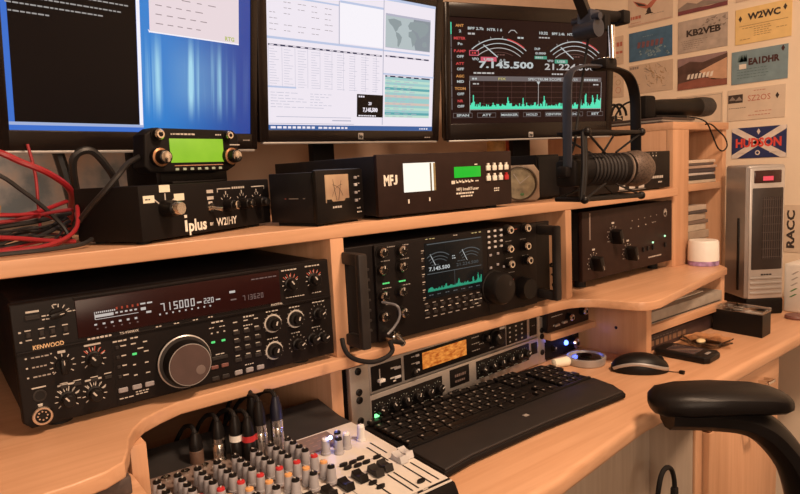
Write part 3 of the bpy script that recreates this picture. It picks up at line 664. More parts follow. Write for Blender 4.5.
WTX = em('window_text_grey', (.38, .33, .36), .8); WBLU = em('window_title_blue', (.55, .63, .85), .9); NAVY = em('window_dark_header', (.06, .06, .14), .6)
TASK = em('taskbar_blue', (.05, .13, .36), .9); TEAL = em('table_teal', (.36, .66, .66), .9); TEAL2 = em('table_deep_teal', (.12, .42, .46), .9); TPINK = em('table_pink', (.72, .58, .52), .9); TGRN = em('table_pale_green', (.55, .80, .68), .9)
MAPG = em('map_sea', (.50, .58, .60), .9); MAPL = em('map_land', (.30, .36, .38), .9); BLKS = em('screen_black_window', (.02, .01, .01), .25)
# blue desktop with pale vertical streaks (what the screen shows)
DB = bpy.data.materials.new('blue_desktop_picture'); DB.use_nodes = True; nt = DB.node_tree; b_ = nt.nodes['Principled BSDF']; L = nt.links.new
tc = nt.nodes.new('ShaderNodeTexCoord'); sx = nt.nodes.new('ShaderNodeSeparateXYZ'); L(tc.outputs['Object'], sx.inputs[0])
mp = nt.nodes.new('ShaderNodeMapping'); mp.inputs['Scale'].default_value = (75, 0, 1.5); L(tc.outputs['Object'], mp.inputs[0])
nz = nt.nodes.new('ShaderNodeTexNoise'); nz.inputs['Scale'].default_value = 1; nz.inputs['Detail'].default_value = 3; L(mp.outputs[0], nz.inputs[0])
r1 = nt.nodes.new('ShaderNodeValToRGB'); r1.color_ramp.elements[0].position = .47; r1.color_ramp.elements[1].position = .72; L(nz.outputs[0], r1.inputs[0])
def maprange(src, a, b, c, d):
    n = nt.nodes.new('ShaderNodeMapRange'); n.inputs[1].default_value = a; n.inputs[2].default_value = b; n.inputs[3].default_value = c; n.inputs[4].default_value = d; n.interpolation_type = 'SMOOTHSTEP'; L(src, n.inputs[0]); return n.outputs[0]
def mul(a, b, op='MULTIPLY'):
    n = nt.nodes.new('ShaderNodeMath'); n.operation = op; L(a, n.inputs[0]); L(b, n.inputs[1]) if not isinstance(b, float) else setattr(n.inputs[1], 'default_value', b); return n.outputs[0]
band = mul(maprange(sx.outputs[2], .16, .22, 0, 1), maprange(sx.outputs[2], .24, .31, 1, 0)); mid = mul(maprange(sx.outputs[0], .24, .30, 0, 1), maprange(sx.outputs[0], .31, .40, 1, 0))
st = mul(mul(r1.outputs[0], band), maprange(sx.outputs[0], .34, .41, 1, .15)); gl = mul(mul(band, mid), .22)
sm_ = mul(st, gl, 'ADD')
bg = nt.nodes.new('ShaderNodeMixRGB'); L(maprange(sx.outputs[0], .22, .42, 0, 1), bg.inputs[0]); bg.inputs[1].default_value = (.01, .24, .72, 1); bg.inputs[2].default_value = (.01, .06, .36, 1)
mx = nt.nodes.new('ShaderNodeMixRGB'); L(sm_, mx.inputs[0]); L(bg.outputs[0], mx.inputs[1]); mx.inputs[2].default_value = (.42, .8, 1, 1)
L(mx.outputs[0], b_.inputs['Emission Color']); b_.inputs['Emission Strength'].default_value = .85; b_.inputs['Base Color'].default_value = (.01, .01, .01, 1); b_.inputs['Roughness'].default_value = .3
# left monitor: black command window and blue desktop
t, sc, part = monitor('left black monitor with black command window beside a blue desktop on screen', .0, .15, .328, 13, 7, (18, 431, -13, 338), (39, 417, 14, 317), 292, DB)
m = MB(); BLUW = em('window_frame_blue', (.06, .20, .75), .8); PALE = em('window_frame_pale', (.45, .55, .85), .8)
m.quad(39, 221, 14, 317, -.1, 3).quad(39, 221, 20.5, 24.5, -.3, 4).quad(46, 214.5, 24.5, 317, -.4, 0).quad(215, 220.5, 24, 317, -.4, 1)
for k, (v, n, u0) in enumerate(((189, 22, 44), (179, 22, 44), (170, 17, 44), (160, 7, 47))): m.dash(u0, v, n, 7, 1.8, 1.4, -.7, 2)
m.quad(235, 393, 158.5, 317, -.5, 5).quad(235, 393, 158.5, 160.5, -.6, 1)
for i in range(7): m.dash(245, 172+i*13, 5, 14, 1.2, random.uniform(6, 16), -.7, 6)
m.txt('RTG', 366, 163, 6, -.7, 7, bold=.04, w=18); m.poly([(232, 163), (237, 159), (234, 158)], -.7, 1)
part(m, 'screen_graphics', [BLKS, WIN2, em('console_text', (.7, .66, .64), .5), BLUW, PALE, em('window_pinkish_white', (.90, .76, .80), .9), em('window_faint_text', (.42, .32, .34), .7), em('logo_yellow_green', (.6, .65, .2), .8)], sc)
part(MB().dash(400, 2, 3, 5, 2, y=-2.3), 'lettering', [MARKD])
# centre monitor: white logging windows
t, sc, part = monitor('centre black monitor showing white logging windows, map and teal table', .421, .246, .324, 4, 6, (3, 449, 3, 304), (22, 428, 25, 283), 230, WINBG)
m = MB(); y = -.3
m.quad(22, 428, 25, 34, y, 0).quad(22, 428, 278, 283, y, 1)
m.dash(26, 27.5, 9, 10, 4, 3, y-.2, 2).dash(128, 27.5, 7, 8, 3.5, 3, y-.2, 2).dash(390, 27.5, 4, 5, 3, 3, y-.2, 2)
m.quad(22, 176, 252, 255, y, 1).quad(175, 177, 184, 262, y, 3).quad(178, 284, 259, 263, y, 1).quad(284, 286, 36, 278, y, 3).quad(178, 283, 187, 259, y, 4)
for r_ in range(6):
    for c_ in range(5):
        if random.random() < .75: m.dash(27+c_*29, 196+r_*9.5, 2, 8, .9, 2, y-.2, 5)
m.quad(22, 284, 181, 185, y, 1).quad(24, 281, 169.5, 172.5, y, 6)
for c_ in range(16): m.quad(26+c_*16, 32+c_*16+random.random()*5, 170.2, 171.8, y-.3, 2)
for r_ in range(15):
    for c_ in range(9): m.quad(26+c_*29, 26+c_*29+random.uniform(9, 20), 164-r_*4.5, 164.6-r_*4.5, y, 3)
for c_ in range(10): m.quad(24+c_*27, 24.6+c_*27, 100, 169, y, 3)
m.quad(22, 80, 98.5, 101.5, y, 1).quad(22, 212, 36, 37, y, 3)
for r_ in range(6): m.dash(27, 90-r_*5, 3+random.randrange(7), 14, .8, 3, y-.2, 3); m.dash(110, 90-r_*5, 2+random.randrange(4), 10, .8, 3, y-.2, 3)
m.quad(38, 205, 48, 49, y, 3).quad(160, 205, 42, 44, y, 3)
m.quad(219, 286, 51, 95, y-.3, 7); m.dash(223, 89, 3, 5, 3, 1.4, y-.5, 2).txt('20', 252, 75, 5.5, y-.5, 2, 'c', bold=.04).txt('7,145,500', 253, 62, 7, y-.5, 2, 'c', w=38, bold=.06).dash(223, 52.5, 8, 5, 2.4, 1.6, y-.5, 2)
m.quad(290, 414, 189, 254, y, 3).quad(290, 414, 190, 250, y-.1, 8)
land = [[(296, 243), (312, 246), (330, 243), (333, 236), (325, 231), (321, 224), (316, 221), (309, 230), (300, 236)], [(317, 221), (326, 219), (334, 212), (331, 202), (325, 192), (322, 194), (322, 206), (318, 214)], [(352, 224), (362, 227), (370, 222), (375, 214), (370, 203), (364, 195), (361, 203), (359, 212), (352, 215)], [(350, 236), (356, 244), (374, 246), (396, 247), (408, 242), (408, 232), (400, 222), (392, 218), (384, 214), (378, 224), (366, 229), (354, 229)], [(392, 207), (402, 209), (406, 200), (397, 197), (391, 200)]]
for p in land: m.poly(p, y-.2, 9)
m.poly([(372, 190), (414, 190), (414, 250), (366, 250), (360, 225)], y-.15, 10)
m.dash(292, 253, 4, 5, 1.2, 2, y-.2, 3); m.quad(286, 414, 181, 184, y, 1)
m.quad(291, 412, 171, 174, y, 6).quad(286, 428, 136, 139, y, 1).quad(291, 417, 132, 135, y, 6)
for i in range(5): m.quad(294+i*24, 302+i*24, 171.6, 173.4, y-.2, 2); m.quad(296+i*22, 304+i*22, 132.6, 134.4, y-.2, 2)
rows = [11, 12, 11, 12, 13, 12, 11, 14, 11, 11, 14, 11, 12, 11, 13, 12]
for i, c_ in enumerate(rows):
    m.quad(291, 417, 127-i*5, 132-i*5, y, c_); m.dash(294, 128.6-i*5, 4, 14, 1.2, 10, y-.2, 3)
part(m, 'screen_graphics', [TASK, WBLU, WINBG, WLINE, WIN2, WTX, NAVY, BLKS, MAPG, MAPL, em('map_night_shade', (.28, .32, .36), .9), TEAL, TGRN, TEAL2, TPINK], sc)
logo_hp(part, 228, 14); part(MB().dash(404, 10, 3, 6, 2, y=-2.3), 'lettering', [MARKD])
# right monitor: large copy of the radio's screen
SBG = em('radio_display_black', (.10, .03, .025), .16)
t, sc, part = monitor('right black monitor showing green spectrum and two meter arcs', .9, .3, .328, -15, 3, (11, 487, 0, 304), (24, 466, 38, 272), 300, SBG)
m = MB(); y = -.3
# palette: 0 white 1 grey 2 green 3 red 4 orange 5 dim grid
for (cu, a0) in ((153, 0), (368, 1)):
    for k, (rad, wd) in enumerate(((118, 2.2), (108, 1.6), (98, 1.6))): arc(m, cu, 110, rad, wd, -38+k*1, 38-k*1.2, 0 if k < 2 else 1, y, 16)
    ticks(m, cu, 110, 118, 125, -26, 4, 3, 1, y, .5); arc(m, cu, 110, 89, 1, -16, 24, 5, y, 8)
    m.poly([(cu-44, 214), (cu-42, 215.5), (cu-4, 189), (cu-6, 187)], y-.2, 0)
    arc(m, cu, 110, 119, 3, 10, 34, 3, y-.1, 6)
    m.dash(cu-6, 192, 3, 6, 3, 2, y, 5)
m.txt('7.145.500', 98, 164, 14, y, 0, w=149, bold=.035)
m.txt('21.224.500', 279, 162, 14, y, 1, w=150, bold=.02)
m.txt('BPF 2.7k', 70, 247, 5.5, y, 0, w=42, bold=.03).txt('NTR 1 6', 120, 246, 5.5, y, 0, w=40, bold=.03).dash(70, 236, 2, 8, 4, 2, y, 1).dash(202, 231, 2, 9, 4, 2, y, 0)
m.poly([(176, 243), (184, 250), (194, 250), (202, 243), (200, 243), (193, 248.5), (185, 248.5), (178, 243)], y, 1)
m.txt('10:32', 263, 243, 6, y, 0, w=24, bold=.03).txt('BPF 2.4k', 299, 243, 5.5, y, 0, w=38, bold=.03).txt('NTR 1 6', 344, 243, 5.5, y, 0, w=38, bold=.03).dash(262, 234, 4, 8, 3, 2, y, 1)
m.txt('DUP', 250, 207, 5, y, 0, w=16, bold=.03).txt('0.000', 252, 197, 5, y, 0, w=30, bold=.03); m.quad(250, 285, 186, 193, y, 6).dash(253, 187.5, 4, 5, 4, 2, y-.2, 0)
m.txt('VFO', 80, 180, 5.5, y, 0, w=18, bold=.03); m.quad(103, 145, 178, 188, y, 7).txt('USB', 111, 180, 5, y-.2, 0, w=26, bold=.04); m.txt('A/J', 152, 178, 6, y, 0, w=16)
m.txt('VFO', 286, 180, 5, y, 0, w=18, bold=.03); m.quad(308, 346, 177, 186, y, 6).txt('USB', 315, 179, 5, y-.2, 0, w=24, bold=.03)
m.quad(73, 98, 190, 202, y, 7).quad(75, 96, 192, 200, y-.1, 8).dash(80, 194, 2, 6, 4, 2, y-.2, 3)
m.dash(84, 150, 5, 10, 3.5, 2, y, 1); m.dash(300, 150, 4, 9, 3.5, 2, y, 1)
m.quad(73, 450, 134, 145, y, 9); m.dash(80, 137, 2, 7, 4, 2, y-.2, 0).txt('FIX', 150, 136.5, 5.5, y-.2, 10, w=20); m.txt('SPECTRUM SCOPE', 232, 136.5, 5.5, y-.2, 0, w=96, bold=.02).txt('CENTER', 338, 136.5, 5.5, y-.2, 0, w=40); m.dash(390, 137, 7, 6, 4, 2, y-.2, 0)
m.quad(73, 74, 62, 134, y, 1).quad(450, 451, 62, 134, y, 1).quad(73, 451, 68.5, 69.5, y, 1)
for i in range(1, 10): m.quad(73+i*37.7, 73.5+i*37.7, 70, 134, y, 5)
for i in range(1, 5): m.quad(74, 450, 70+i*13, 70.5+i*13, y, 5)
m.quad(261, 262.2, 70, 131, y-.1, 1).poly([(256, 134), (267, 134), (261.6, 126)], y-.2, 0)
m.dash(82, 126, 2, 8, 3, 2, y, 1).dash(425, 126, 2, 9, 3, 2, y, 1)
spectrum(m, 74, 450, 70, 62, y-.2, 2, 150, [(.02, .012, .55), (.27, .012, .5), (.38, .01, .45), (.54, .01, .55), (.83, .008, .6), (.87, .01, .72), (.93, .01, .8), (.97, .02, .62), (.99, .01, .5)], 5)
m.quad(74, 450, 70, 76, y-.25, 2)
for i, s in enumerate(('SPAN', 'ATT', 'MARKER', 'HOLD', 'CENT/FIX', 'EDGE', 'SET')):
    u = 30+i*63; m.quad(u, u+50, 51, 62, y, 9).quad(u+1, u+49, 52, 61, y-.1, 8); m.txt(s, u+25, 54, 5.2, y-.2, 0, 'c', bold=.03, w=min(46, 8*len(s)))
LAB = (('ANT', '2', 4), ('METER', 'Po', 3), ('P.AMP', 'OFF', 3), ('ATT', 'OFF', 3), ('AGC', 'MID', 4), ('TCON', 'OFF', 4), ('NR', 'OFF', 3))
for i, (a, b, cx) in enumerate(LAB):
    v = 252-i*27.6; m.quad(26, 28.4, v-17, v+9, y, 2 if i == 0 else 9); m.txt(a, 49, v, 5.5, y, cx, 'c', w=min(30, 7*len(a)), bold=.03).txt(b, 50, v-12, 5.5, y, 0, 'c', w=6*len(b), bold=.03)
part(m, 'screen_graphics', [WHE, em('screen_light_grey', (.62, .58, .56), .8), em('spectrum_green', (.10, .85, .52), .9), RDE, ORE, em('screen_dim_grid', (.30, .14, .12), .45), em('screen_deep_green', (.1, .45, .3), .7), em('screen_pink_red', (.75, .12, .18), .8), SBG, em('screen_bar_grey', (.24, .2, .2), .6), em('screen_yellow', (.8, .7, .2), .8)], sc)
logo_hp(part, 240, 9)
# ------------------------------------------------------------------ rack case behind the keyboard
DZm = DZ/1000
rk = thing('equipment_rack', 'silver-edged rack of two studio processors under the middle radio', 'rack', (.437, .018, DZm), 4)
MB().box(0, 8, 6, 300, 0, 114).box(500, 508, 6, 300, 0, 114).box(0, 508, 6, 300, 110, 114).box(0, 508, 6, 300, 0, 6).build('rack_case', BLKM, rk)
MB().box(0, 38, -3, 8, 1, 114, bev=1).build('rack_rail', ALU, rk); MB().box(484, 512, -3, 8, 1, 114, bev=1).build('rack_rail', ALU, rk)
for u in (16, 498):
    for v in (106, 72, 59, 25):
        m = MB(); m.lathe([(0, 6), (2, 6), (3, 4.6), (3, 2.2), (1.6, 2), (1.6, 0)], (u, -3, v), n=14); m.build('rack_screw', BLK, rk)
pu = MB().box(38, 484, -4, 60, 62, 113, bev=1).build('upper_processor', ALU, rk)
[MB().box(a, b_, -5, 0, c_, e_, bev=.6).build('black_inset', BLK, pu) for a, b_, c_, e_ in ((41, 106, 66, 107), (112, 379, 66, 109), (382, 447, 66, 109), (456, 479, 68, 106))]
# amber display picture
AMB = bpy.data.materials.new('amber_display'); AMB.use_nodes = True; nt = AMB.node_tree; b_ = nt.nodes['Principled BSDF']; L = nt.links.new
tc = nt.nodes.new('ShaderNodeTexCoord'); mp = nt.nodes.new('ShaderNodeMapping'); mp.inputs['Scale'].default_value = (55, 1, 130); nz = nt.nodes.new('ShaderNodeTexNoise'); nz.inputs['Scale'].default_value = 1.5
rp = nt.nodes.new('ShaderNodeValToRGB'); rp.color_ramp.elements[0].position = .35; rp.color_ramp.elements[1].position = .68; rp.color_ramp.elements[0].color = (.45, .09, .008, 1); rp.color_ramp.elements[1].color = (1, .36, .06, 1)
L(tc.outputs['Object'], mp.inputs[0]); L(mp.outputs[0], nz.inputs[0]); L(nz.outputs[0], rp.inputs[0]); L(rp.outputs[0], b_.inputs['Emission Color']); b_.inputs['Emission Strength'].default_value = .85; b_.inputs['Base Color'].default_value = (.05, .02, .01, 1)
MB().box(154, 265, -6, -4, 75, 104, bev=.6).build('amber_display', AMB, pu)
m = MB()
m.quad(57, 59.5, 72, 100, -5.4, 1).quad(82, 95, 93.5, 96, -5.4).quad(80, 92, 77, 79.5, -5.4).quad(86, 92, 71, 73.5, -5.4)
for v in (102, 90, 77): m.dash(128, v, 3, 4, 1.6, y=-5.4, mat=0); m.dash(280, v, 4, 5, 1.6, y=-5.4)
m.dash(330, 72, 4, 5, 1.5, y=-5.4).dash(300, 86, 3, 4, 1.5, y=-5.4); m.quad(361, 376, 102, 106, -5.4)
for i in range(4):
    for j in range(3): m.quad(389+j*19, 394+j*19, 98-i*9.3, 101-i*9.3, -5.4)
m.dash(462, 88, 2, 5, 1.4, y=-5.4, mat=1); m.build('lettering', [MARK, MARKD], pu)
MB().box(52, 64, -13, -5, 79, 84, bev=1).build('fader', WHT, pu)
knob(pu, 316, 96, 7, 12, 'std', y=-5); knob(pu, 346, 90, 14, 16, 'std', y=-5, ang=-40); knob(pu, 133, 76, 6, 8, 'std', y=-5)
for v in (103, 90, 77): button(pu, 142, v, 8, 4, 2, LGRY, y=-5)
for v in (93, 77): button(pu, 96, v, 14, 4.5, 2, LGRY, y=-5)
pl = MB().box(38, 484, -4, 60, 3, 60, bev=1).build('lower_processor', ALU, rk)
[MB().box(a, b_, -5, 0, c_, e_, bev=.6).build('black_inset', BLK, pl) for a, b_, c_, e_ in ((39, 200, 14, 52), (220, 271, 23, 56), (291, 452, 20, 55), (460, 480, 28, 52))]
m = MB()
for k in range(6):
    for (u, v) in ((55+k*26.5, 34), (306+k*26, 38)): ticks(m, u, v, 9, 12, -130, 130, 9, 1, -5.4, .45); m.dash(u-8, v-16.5, 3, 4, 1.5, y=-5.4, mat=1)
m.dash(212, 15, 5, 6, 2, y=-4.4, mat=2).dash(232, 40, 6, 5, 5, y=-5.4, mat=3).dash(232, 30, 5, 5, 4, y=-5.4, mat=3)
m.build('lettering', [MARK, pm('grey_green_print', (.36, .4, .36), .6), BLK, pm('dim_brown_print', (.13, .09, .08), .6)], pl)
for k in range(6):
    for (u, v) in ((55+k*26.5, 34), (306+k*26, 38)): knob(pl, u, v, 8, 13, 'std', -60+k*25, y=-5)
MB().box(43, 52, -7, -4, 22, 28, bev=.8).build('indicator_lamp', em('bright_green_lamp', (.2, .95, .3), 2.2), pl)
# small boxes right of the rack
bx = thing('preamp_box', 'small flat black box with knobs on the little shelf right of the rack', 'control box', (.938, .036, -.085), 3)
MB().box(0, 148, 4, 150, 3, 48, bev=1.5).build('case', STEEL, bx); MB().box(0, 149, 0, 5, 2, 49, bev=1).build('front_panel', PANELB, bx)
for x in (12, 136): MB().box(x-6, x+6, 10, 22, 0, 4).build('foot', RUB, bx); MB().box(x-6, x+6, 120, 132, 0, 4).build('foot', RUB, bx)
m = MB(); m.dash(12, 33, 9, 4, 1.6); m.quad(18, 36, 13, 16).quad(48, 62, 14, 17); m.build('lettering', [MARK], bx)
knob(bx, 70, 24, 8, 14, 'chrome'); knob(bx, 122, 28, 9, 14, 'chrome'); button(bx, 28, 14.5, 16, 5, 5, ALU); button(bx, 56, 15.5, 14, 5, 5, ALU)
bl = thing('headphone_amplifier', 'small black box with glowing blue lamp below the little shelf', 'control box', (.932, .05, DZm), 2)
MB().box(0, 135, 3, 140, 3, 46, bev=2).box(2, 133, 0, 4, 5, 44, bev=1).build('case', BLKM, bl)
for x in (14, 120): MB().cyl((x, 20, 0), (x, 20, 4), 6).build('foot', RUB, bl); MB().cyl((x, 120, 0), (x, 120, 4), 6).build('foot', RUB, bl)
knob(bl, 108, 24, 12, 16, 'chrome'); knob(bl, 40, 24, 6, 8, 'std')
MB().ball((84, -1, 28), 5.5).build('blue_lamp', em('blue_led', (.12, .22, 1), 5), bl)
lb = bpy.data.lights.new('blue_lamp_light', 'POINT'); lb.energy = .015; lb.color = (.15, .2, 1); lb.shadow_soft_size = .006
lo = bpy.data.objects.new('blue_lamp_light', lb); C.objects.link(lo); lo.location = (1.016, .03, DZm+.028+Z0)
# ------------------------------------------------------------------ mixer
mx_ = thing('mixing_console', 'pale grey audio mixer with rows of tall knobs on the worktop left of the keyboard', 'mixer', (.0, .0, DZm))
TOP = 46                                     # top plate height above the worktop
MB().prism([(-262, 0), (-266, 30), (-258, TOP-1), (-4, TOP+7), (60, TOP+7), (60, 0)], 98, 406, 'x', bev=3).build('case', BLKM, mx_)
tilt = math.atan2(8, 254)
PLATE = pm('mixer_top_plate', (.66, .61, .56), .45, var=.05)
def tz(y): return TOP+(y+258)/254*8
pp = MB().prism([(-256, tz(-256)), (-256, tz(-256)+1.5), (-38, tz(-38)+1.5), (-38, tz(-38))], 104, 402, 'x').build('top_plate', PLATE, mx_)
MB().prism([(-37, tz(-37)), (-37, tz(-37)+1.5), (-4, tz(-4)+1.5), (56, tz(-4)+10), (56, tz(-4))], 104, 402, 'x').build('connector_panel', pm('dark_connector_plate', (.03, .027, .027), .5), mx_)
m = MB()                                     # printing and painted-in shade on the plate (flat strips lying just above it)
def flat(x0, x1, y0, y1, mat=0, dz=1.8):
    vs = [m.bm.verts.new(p) for p in ((x0, y0, tz(y0)+dz), (x1, y0, tz(y0)+dz), (x1, y1, tz(y1)+dz), (x0, y1, tz(y1)+dz))]; m.bm.faces.new(vs).material_index = mat
STR = [.122, .146, .170, .194, .218, .2425, .266, .290]
ROWY = [-40, -66, -80, -95, -109, -130, -151, -167]
for s in STR:
    x = s*1000-3
    flat(x+10.4, x+11.2, -240, -14)
    for y in (-56, -72, -87, -102, -119, -141, -160): flat(x-9, x+9, y-.5, y+.5, 1); flat(x-3, x+4, y+1.5, y+2.6, 0)
    flat(x-12.2, x+12.2, -120, -14, 5, 1.6); flat(x-9, x+9, -140, -122, 2); flat(x-8, x+8, -178, -173, 0)  # the wide dark field is shade put into the strip colour
    flat(x-1, x+1, -244, -196, 0)
for (x, a, b) in ((351, -245, -196), (360, -245, -196), (391, -245, -190), (379, -245, -190), (373, -168, -120), (384, -150, -112), (327, -245, -190)): flat(x-1.1, x+1.1, a, b, 3)
flat(300, 402, -254, -250, 3); flat(330, 336, -253.4, -251, 4, 2.2); flat(344, 352, -253.4, -251, 4, 2.2); flat(360, 368, -253.4, -251, 4, 2.2)
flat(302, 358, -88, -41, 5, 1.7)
for y in (-52, -62, -72, -82):
    for k in range(4): flat(307+k*12, 314+k*12, y, y+2, 1, 1.9)
m.build('plate_print_and_shade', [pm('mixer_dark_print', (.10, .08, .08), .6), pm('mixer_brown_print', (.32, .2, .16), .6), pm('mixer_brown_field', (.38, .27, .22), .6), BLK, MARK, pm('mixer_shade_and_label', (.20, .145, .125), .55)], mx_)
KG = pm('mixer_knob_grey', (.36, .34, .36), .55); KGL = pm('mixer_knob_light', (.62, .60, .58), .5)
def mknob_mesh(capmat, body=KG):
    m = MB(); m.lathe([(0, 6.6), (3, 6.6), (3.4, 5.8), (18, 5.2), (19, 4.9), (19, 0)], (0, 0, 0), (0, 0, 1), n=16); o = m.build('knob', body); a = o.data; bpy.data.objects.remove(o)
    m = MB(); m.lathe([(0, 4.7), (2.4, 4.5), (3, 3.4), (3, 0)], (0, 0, 19), (0, 0, 1), n=14); m.box(-.7, .7, .2, 3.6, 21.4, 22.6, mat=1); o = m.build('knob_cap', [capmat, MARK]); b = o.data; bpy.data.objects.remove(o)
    return a, b
KM = {'k': mknob_mesh(BLK), 'r': mknob_mesh(REDP), 'o': mknob_mesh(ORGP), 'w': mknob_mesh(WHT), 'l': mknob_mesh(WHT, KGL)}
def mknob(kind, x, y):
    a, b = KM[kind]; o = link('knob', a, mx_, (x, y, tz(y)+1.5), (-tilt*0, 0, random.uniform(-.8, .8))); link('knob_cap', b, o)
for i, s in enumerate(STR):
    x = s*1000-3
    for y, k in zip(ROWY[1:], 'kkkkrok'): mknob(k, x+ (y+110)*-.045, y)
    # input socket / plug base, pad button
    m = MB(); m.lathe([(0, 6), (4, 5.6), (4, 3), (1, 2.8), (1, 0)], (x-5, -27, tz(-27)+1), (0, 0, 1), n=16); m.build('jack_socket', CHR, mx_)
    m = MB(); m.lathe([(0, 4.4), (6, 4), (6, 0)], (x+3, -46, tz(-46)+1), (0, 0, 1), n=14); m.build('gain_knob', [WHT if i % 2 else CHR], mx_)
for (x, y, k) in ((322, -100, 'w'), (345, -93, 'k'), (352, -104, 'w'), (380, -97, 'l'), (336, -110, 'k')): mknob(k, x, y)
for (x, y) in ((366, -153), (348, -142), (348, -155), (335, -155), (335, -144), (325, -202), (327, -215), (322, -152), (322, -142), (371, -236)):
    MB().prism([(x-6*math.cos(a), y+2.6*math.sin(a)) for a in [k*.524 for k in range(12)]], tz(y)+1, tz(y)+5, 'z').build('button', BLK, mx_)
for (x, y, mt_) in ((384, -177, LGRY), (400-3, -172, LGRY), (341, -185, DKG), (357, -182, DKG), (319, -183, BLK), (296, -188, BLK), (272, -190, BLK), (248, -190, BLK)):
    z = tz(y); MB().prism([(y-12, z+2), (y-9, z+11), (y-3, z+8.5), (y+3, z+8.5), (y+9, z+11), (y+12, z+2)], x-6, x+6, 'x', bev=1).build('fader', mt_, mx_)
MB().ball((325, -108, tz(-108)+26), 2.6).build('blue_lamp', em('mixer_blue_led', (.25, .4, 1), 14), mx_)
l2 = bpy.data.lights.new('mixer_blue_light', 'POINT'); l2.energy = .02; l2.color = (.2, .25, 1); l2.shadow_soft_size = .004
lo = bpy.data.objects.new('mixer_blue_light', l2); C.objects.link(lo); lo.location = (.345, -.085, DZm+.085+Z0)
# plugs standing in the mixer's back row
def plug(x, y, h, label, barrel, ring, collar):
    z = (DZ+tz(y)+1)/1000
    t = thing('audio_plug', label, 'plug', (x/1000, y/1000, z), 0, 'plugs standing in the back row of the mixer')
    m = MB(); m.lathe([(0, 8.8), (h*.42, 8.8), (h*.44, 8.2), (h*.44, 0)], (0, 0, 0), (0, 0, 1), n=20); m.build('barrel', barrel, t)
    m = MB(); m.lathe([(0, 8.7), (h*.14, 8.7), (h*.14, 0)], (0, 0, h*.44), (0, 0, 1), n=20); m.build('ring', ring, t)
    m = MB(); m.lathe([(0, 8.4), (h*.22, 7.8), (h*.42, 4.4), (h*.42, 0)], (0, 0, h*.58), (0, 0, 1), n=20); m.build('boot', collar, t)
    MB().tube([(0, 0, h-2), (0, 5, h+3), (2, 24, h+1), (4, 60, h-14), (8, 110, h-50), (10, 150, -tz(y)+6)], 3, 8).build('cord', RUB, t)
BLUELIT = pm('blue_lit_plastic', (.009, .010, .024), .4)  # black boot with the blue lamp's light put into its colour
plug(184, -8, 40, 'dull brown plug, leftmost of those in the back row of the mixer', pm('brown_plug', (.12, .07, .05), .5), BLK, BLK)
plug(210, -20, 52, 'silver plug with black boot, second from the left in the back row of the mixer', CHR, CHR, BLK)
plug(228, -34, 58, 'black plug with white ring in the back row of the mixer', BLK, WHT, BLK)
plug(241, -44, 56, 'black plug with red ring in the back row of the mixer', BLK, REDP, BLK)
plug(257, -46, 74, 'tall silver plug with black boot right of the red ringed plug', CHR, CHR, BLK)
plug(262, -14, 72, 'dark plug standing behind the tall silver plugs on the mixer', BLK, DKG, BLK)
plug(281, -46, 74, 'silver plug with black boot tinted with blue lamp light, rightmost in the back row of the mixer', CHR, CHR, BLUELIT)
# ------------------------------------------------------------------ keyboard
kb = thing('keyboard', 'wide black keyboard with broad palm rest in front of the rack', 'keyboard', (.452, -.185, DZm), 0)
prof = [(0, -12), (220, 6), (424, 0), (436, 60), (452, 208), (230, 222), (2, 208)]
MB().prism([(0, 0), (60, 8), (225, 10), (424, 2), (446, 40), (452, 100), (446, 208), (230, 214), (6, 208), (2, 100)], 2, 13, 'z', bev=4).build('body', BLKM, kb)
MB().prism([(3, 2), (60, 10), (225, 12), (422, 5), (440, 50), (446, 84), (6, 84)], 12, 16, 'z', bev=2.5).build('palm_rest', pm('matt_black_rest', (.015, .012, .012), .55), kb)
MB().box(6, 440, 84, 90, 12, 19, bev=1.5).build('ridge', BLK, kb)
MB().box(215, 224, 46, 54, 15.6, 16.4).build('logo_mark', MARKD, kb)
for (x, y) in ((20, 190), (420, 190), (20, 20), (400, 20)): MB().cyl((x, y, 0), (x, y, 3), 7).build('foot', RUB, kb)
KB = {}
LEG = pm('key_legend', (.30, .26, .23), .6)
def key(x, y, w, h=15.5):
    k = (round(w, 1), h)
    if k not in KB:
        m = MB(); m.prism([(-w/2, -h/2), (w/2, -h/2), (w/2, h/2), (-w/2, h/2)], 0, 6, 'z', bev=1.2)
        vs = [m.bm.verts.new(p) for p in ((-w/2+3, .5, 6.15), (-w/2+6.5, .5, 6.15), (-w/2+6.5, 4.5, 6.15), (-w/2+3, 4.5, 6.15))]; m.bm.faces.new(vs).material_index = 1
        o = m.build('key', [BLK, LEG]); KB[k] = o.data; bpy.data.objects.remove(o)
    link('key', KB[k], kb, (x, y, 12.5+(y-90)*.03))
nk = 0
for i, row in enumerate(([1]*13, [1]*13+[1.9], [1.5]+[1]*12+[1.4], [1.8]+[1]*11+[2.1], [2.3]+[1]*10+[1.7], [1.3, 1.3, 1.3, 5.4, 1.3, 1.3, 1.3])):
    y = 195-i*18.4-(4 if i else 0); x = 12; tot = sum(row); k = (282 if i else 282)/tot
    for wv in row: key(x+wv*k/2, y, wv*k-2.4, 15.5 if i else 12); x += wv*k
for i in range(6):
    y = 195-i*18.4-(4 if i else 0)
    if i in (0, 1, 2):
        for j in range(3): key(309+j*19, y, 16.4, 15.5 if i else 12)
    if i == 4: key(328, y, 16.4)
    if i == 5:
        for j in range(3): key(309+j*19, y, 16.4)
    if i:
        for j in range(4 if i in (1, 2, 4) else 3): key(376+j*18.5, y, 16)
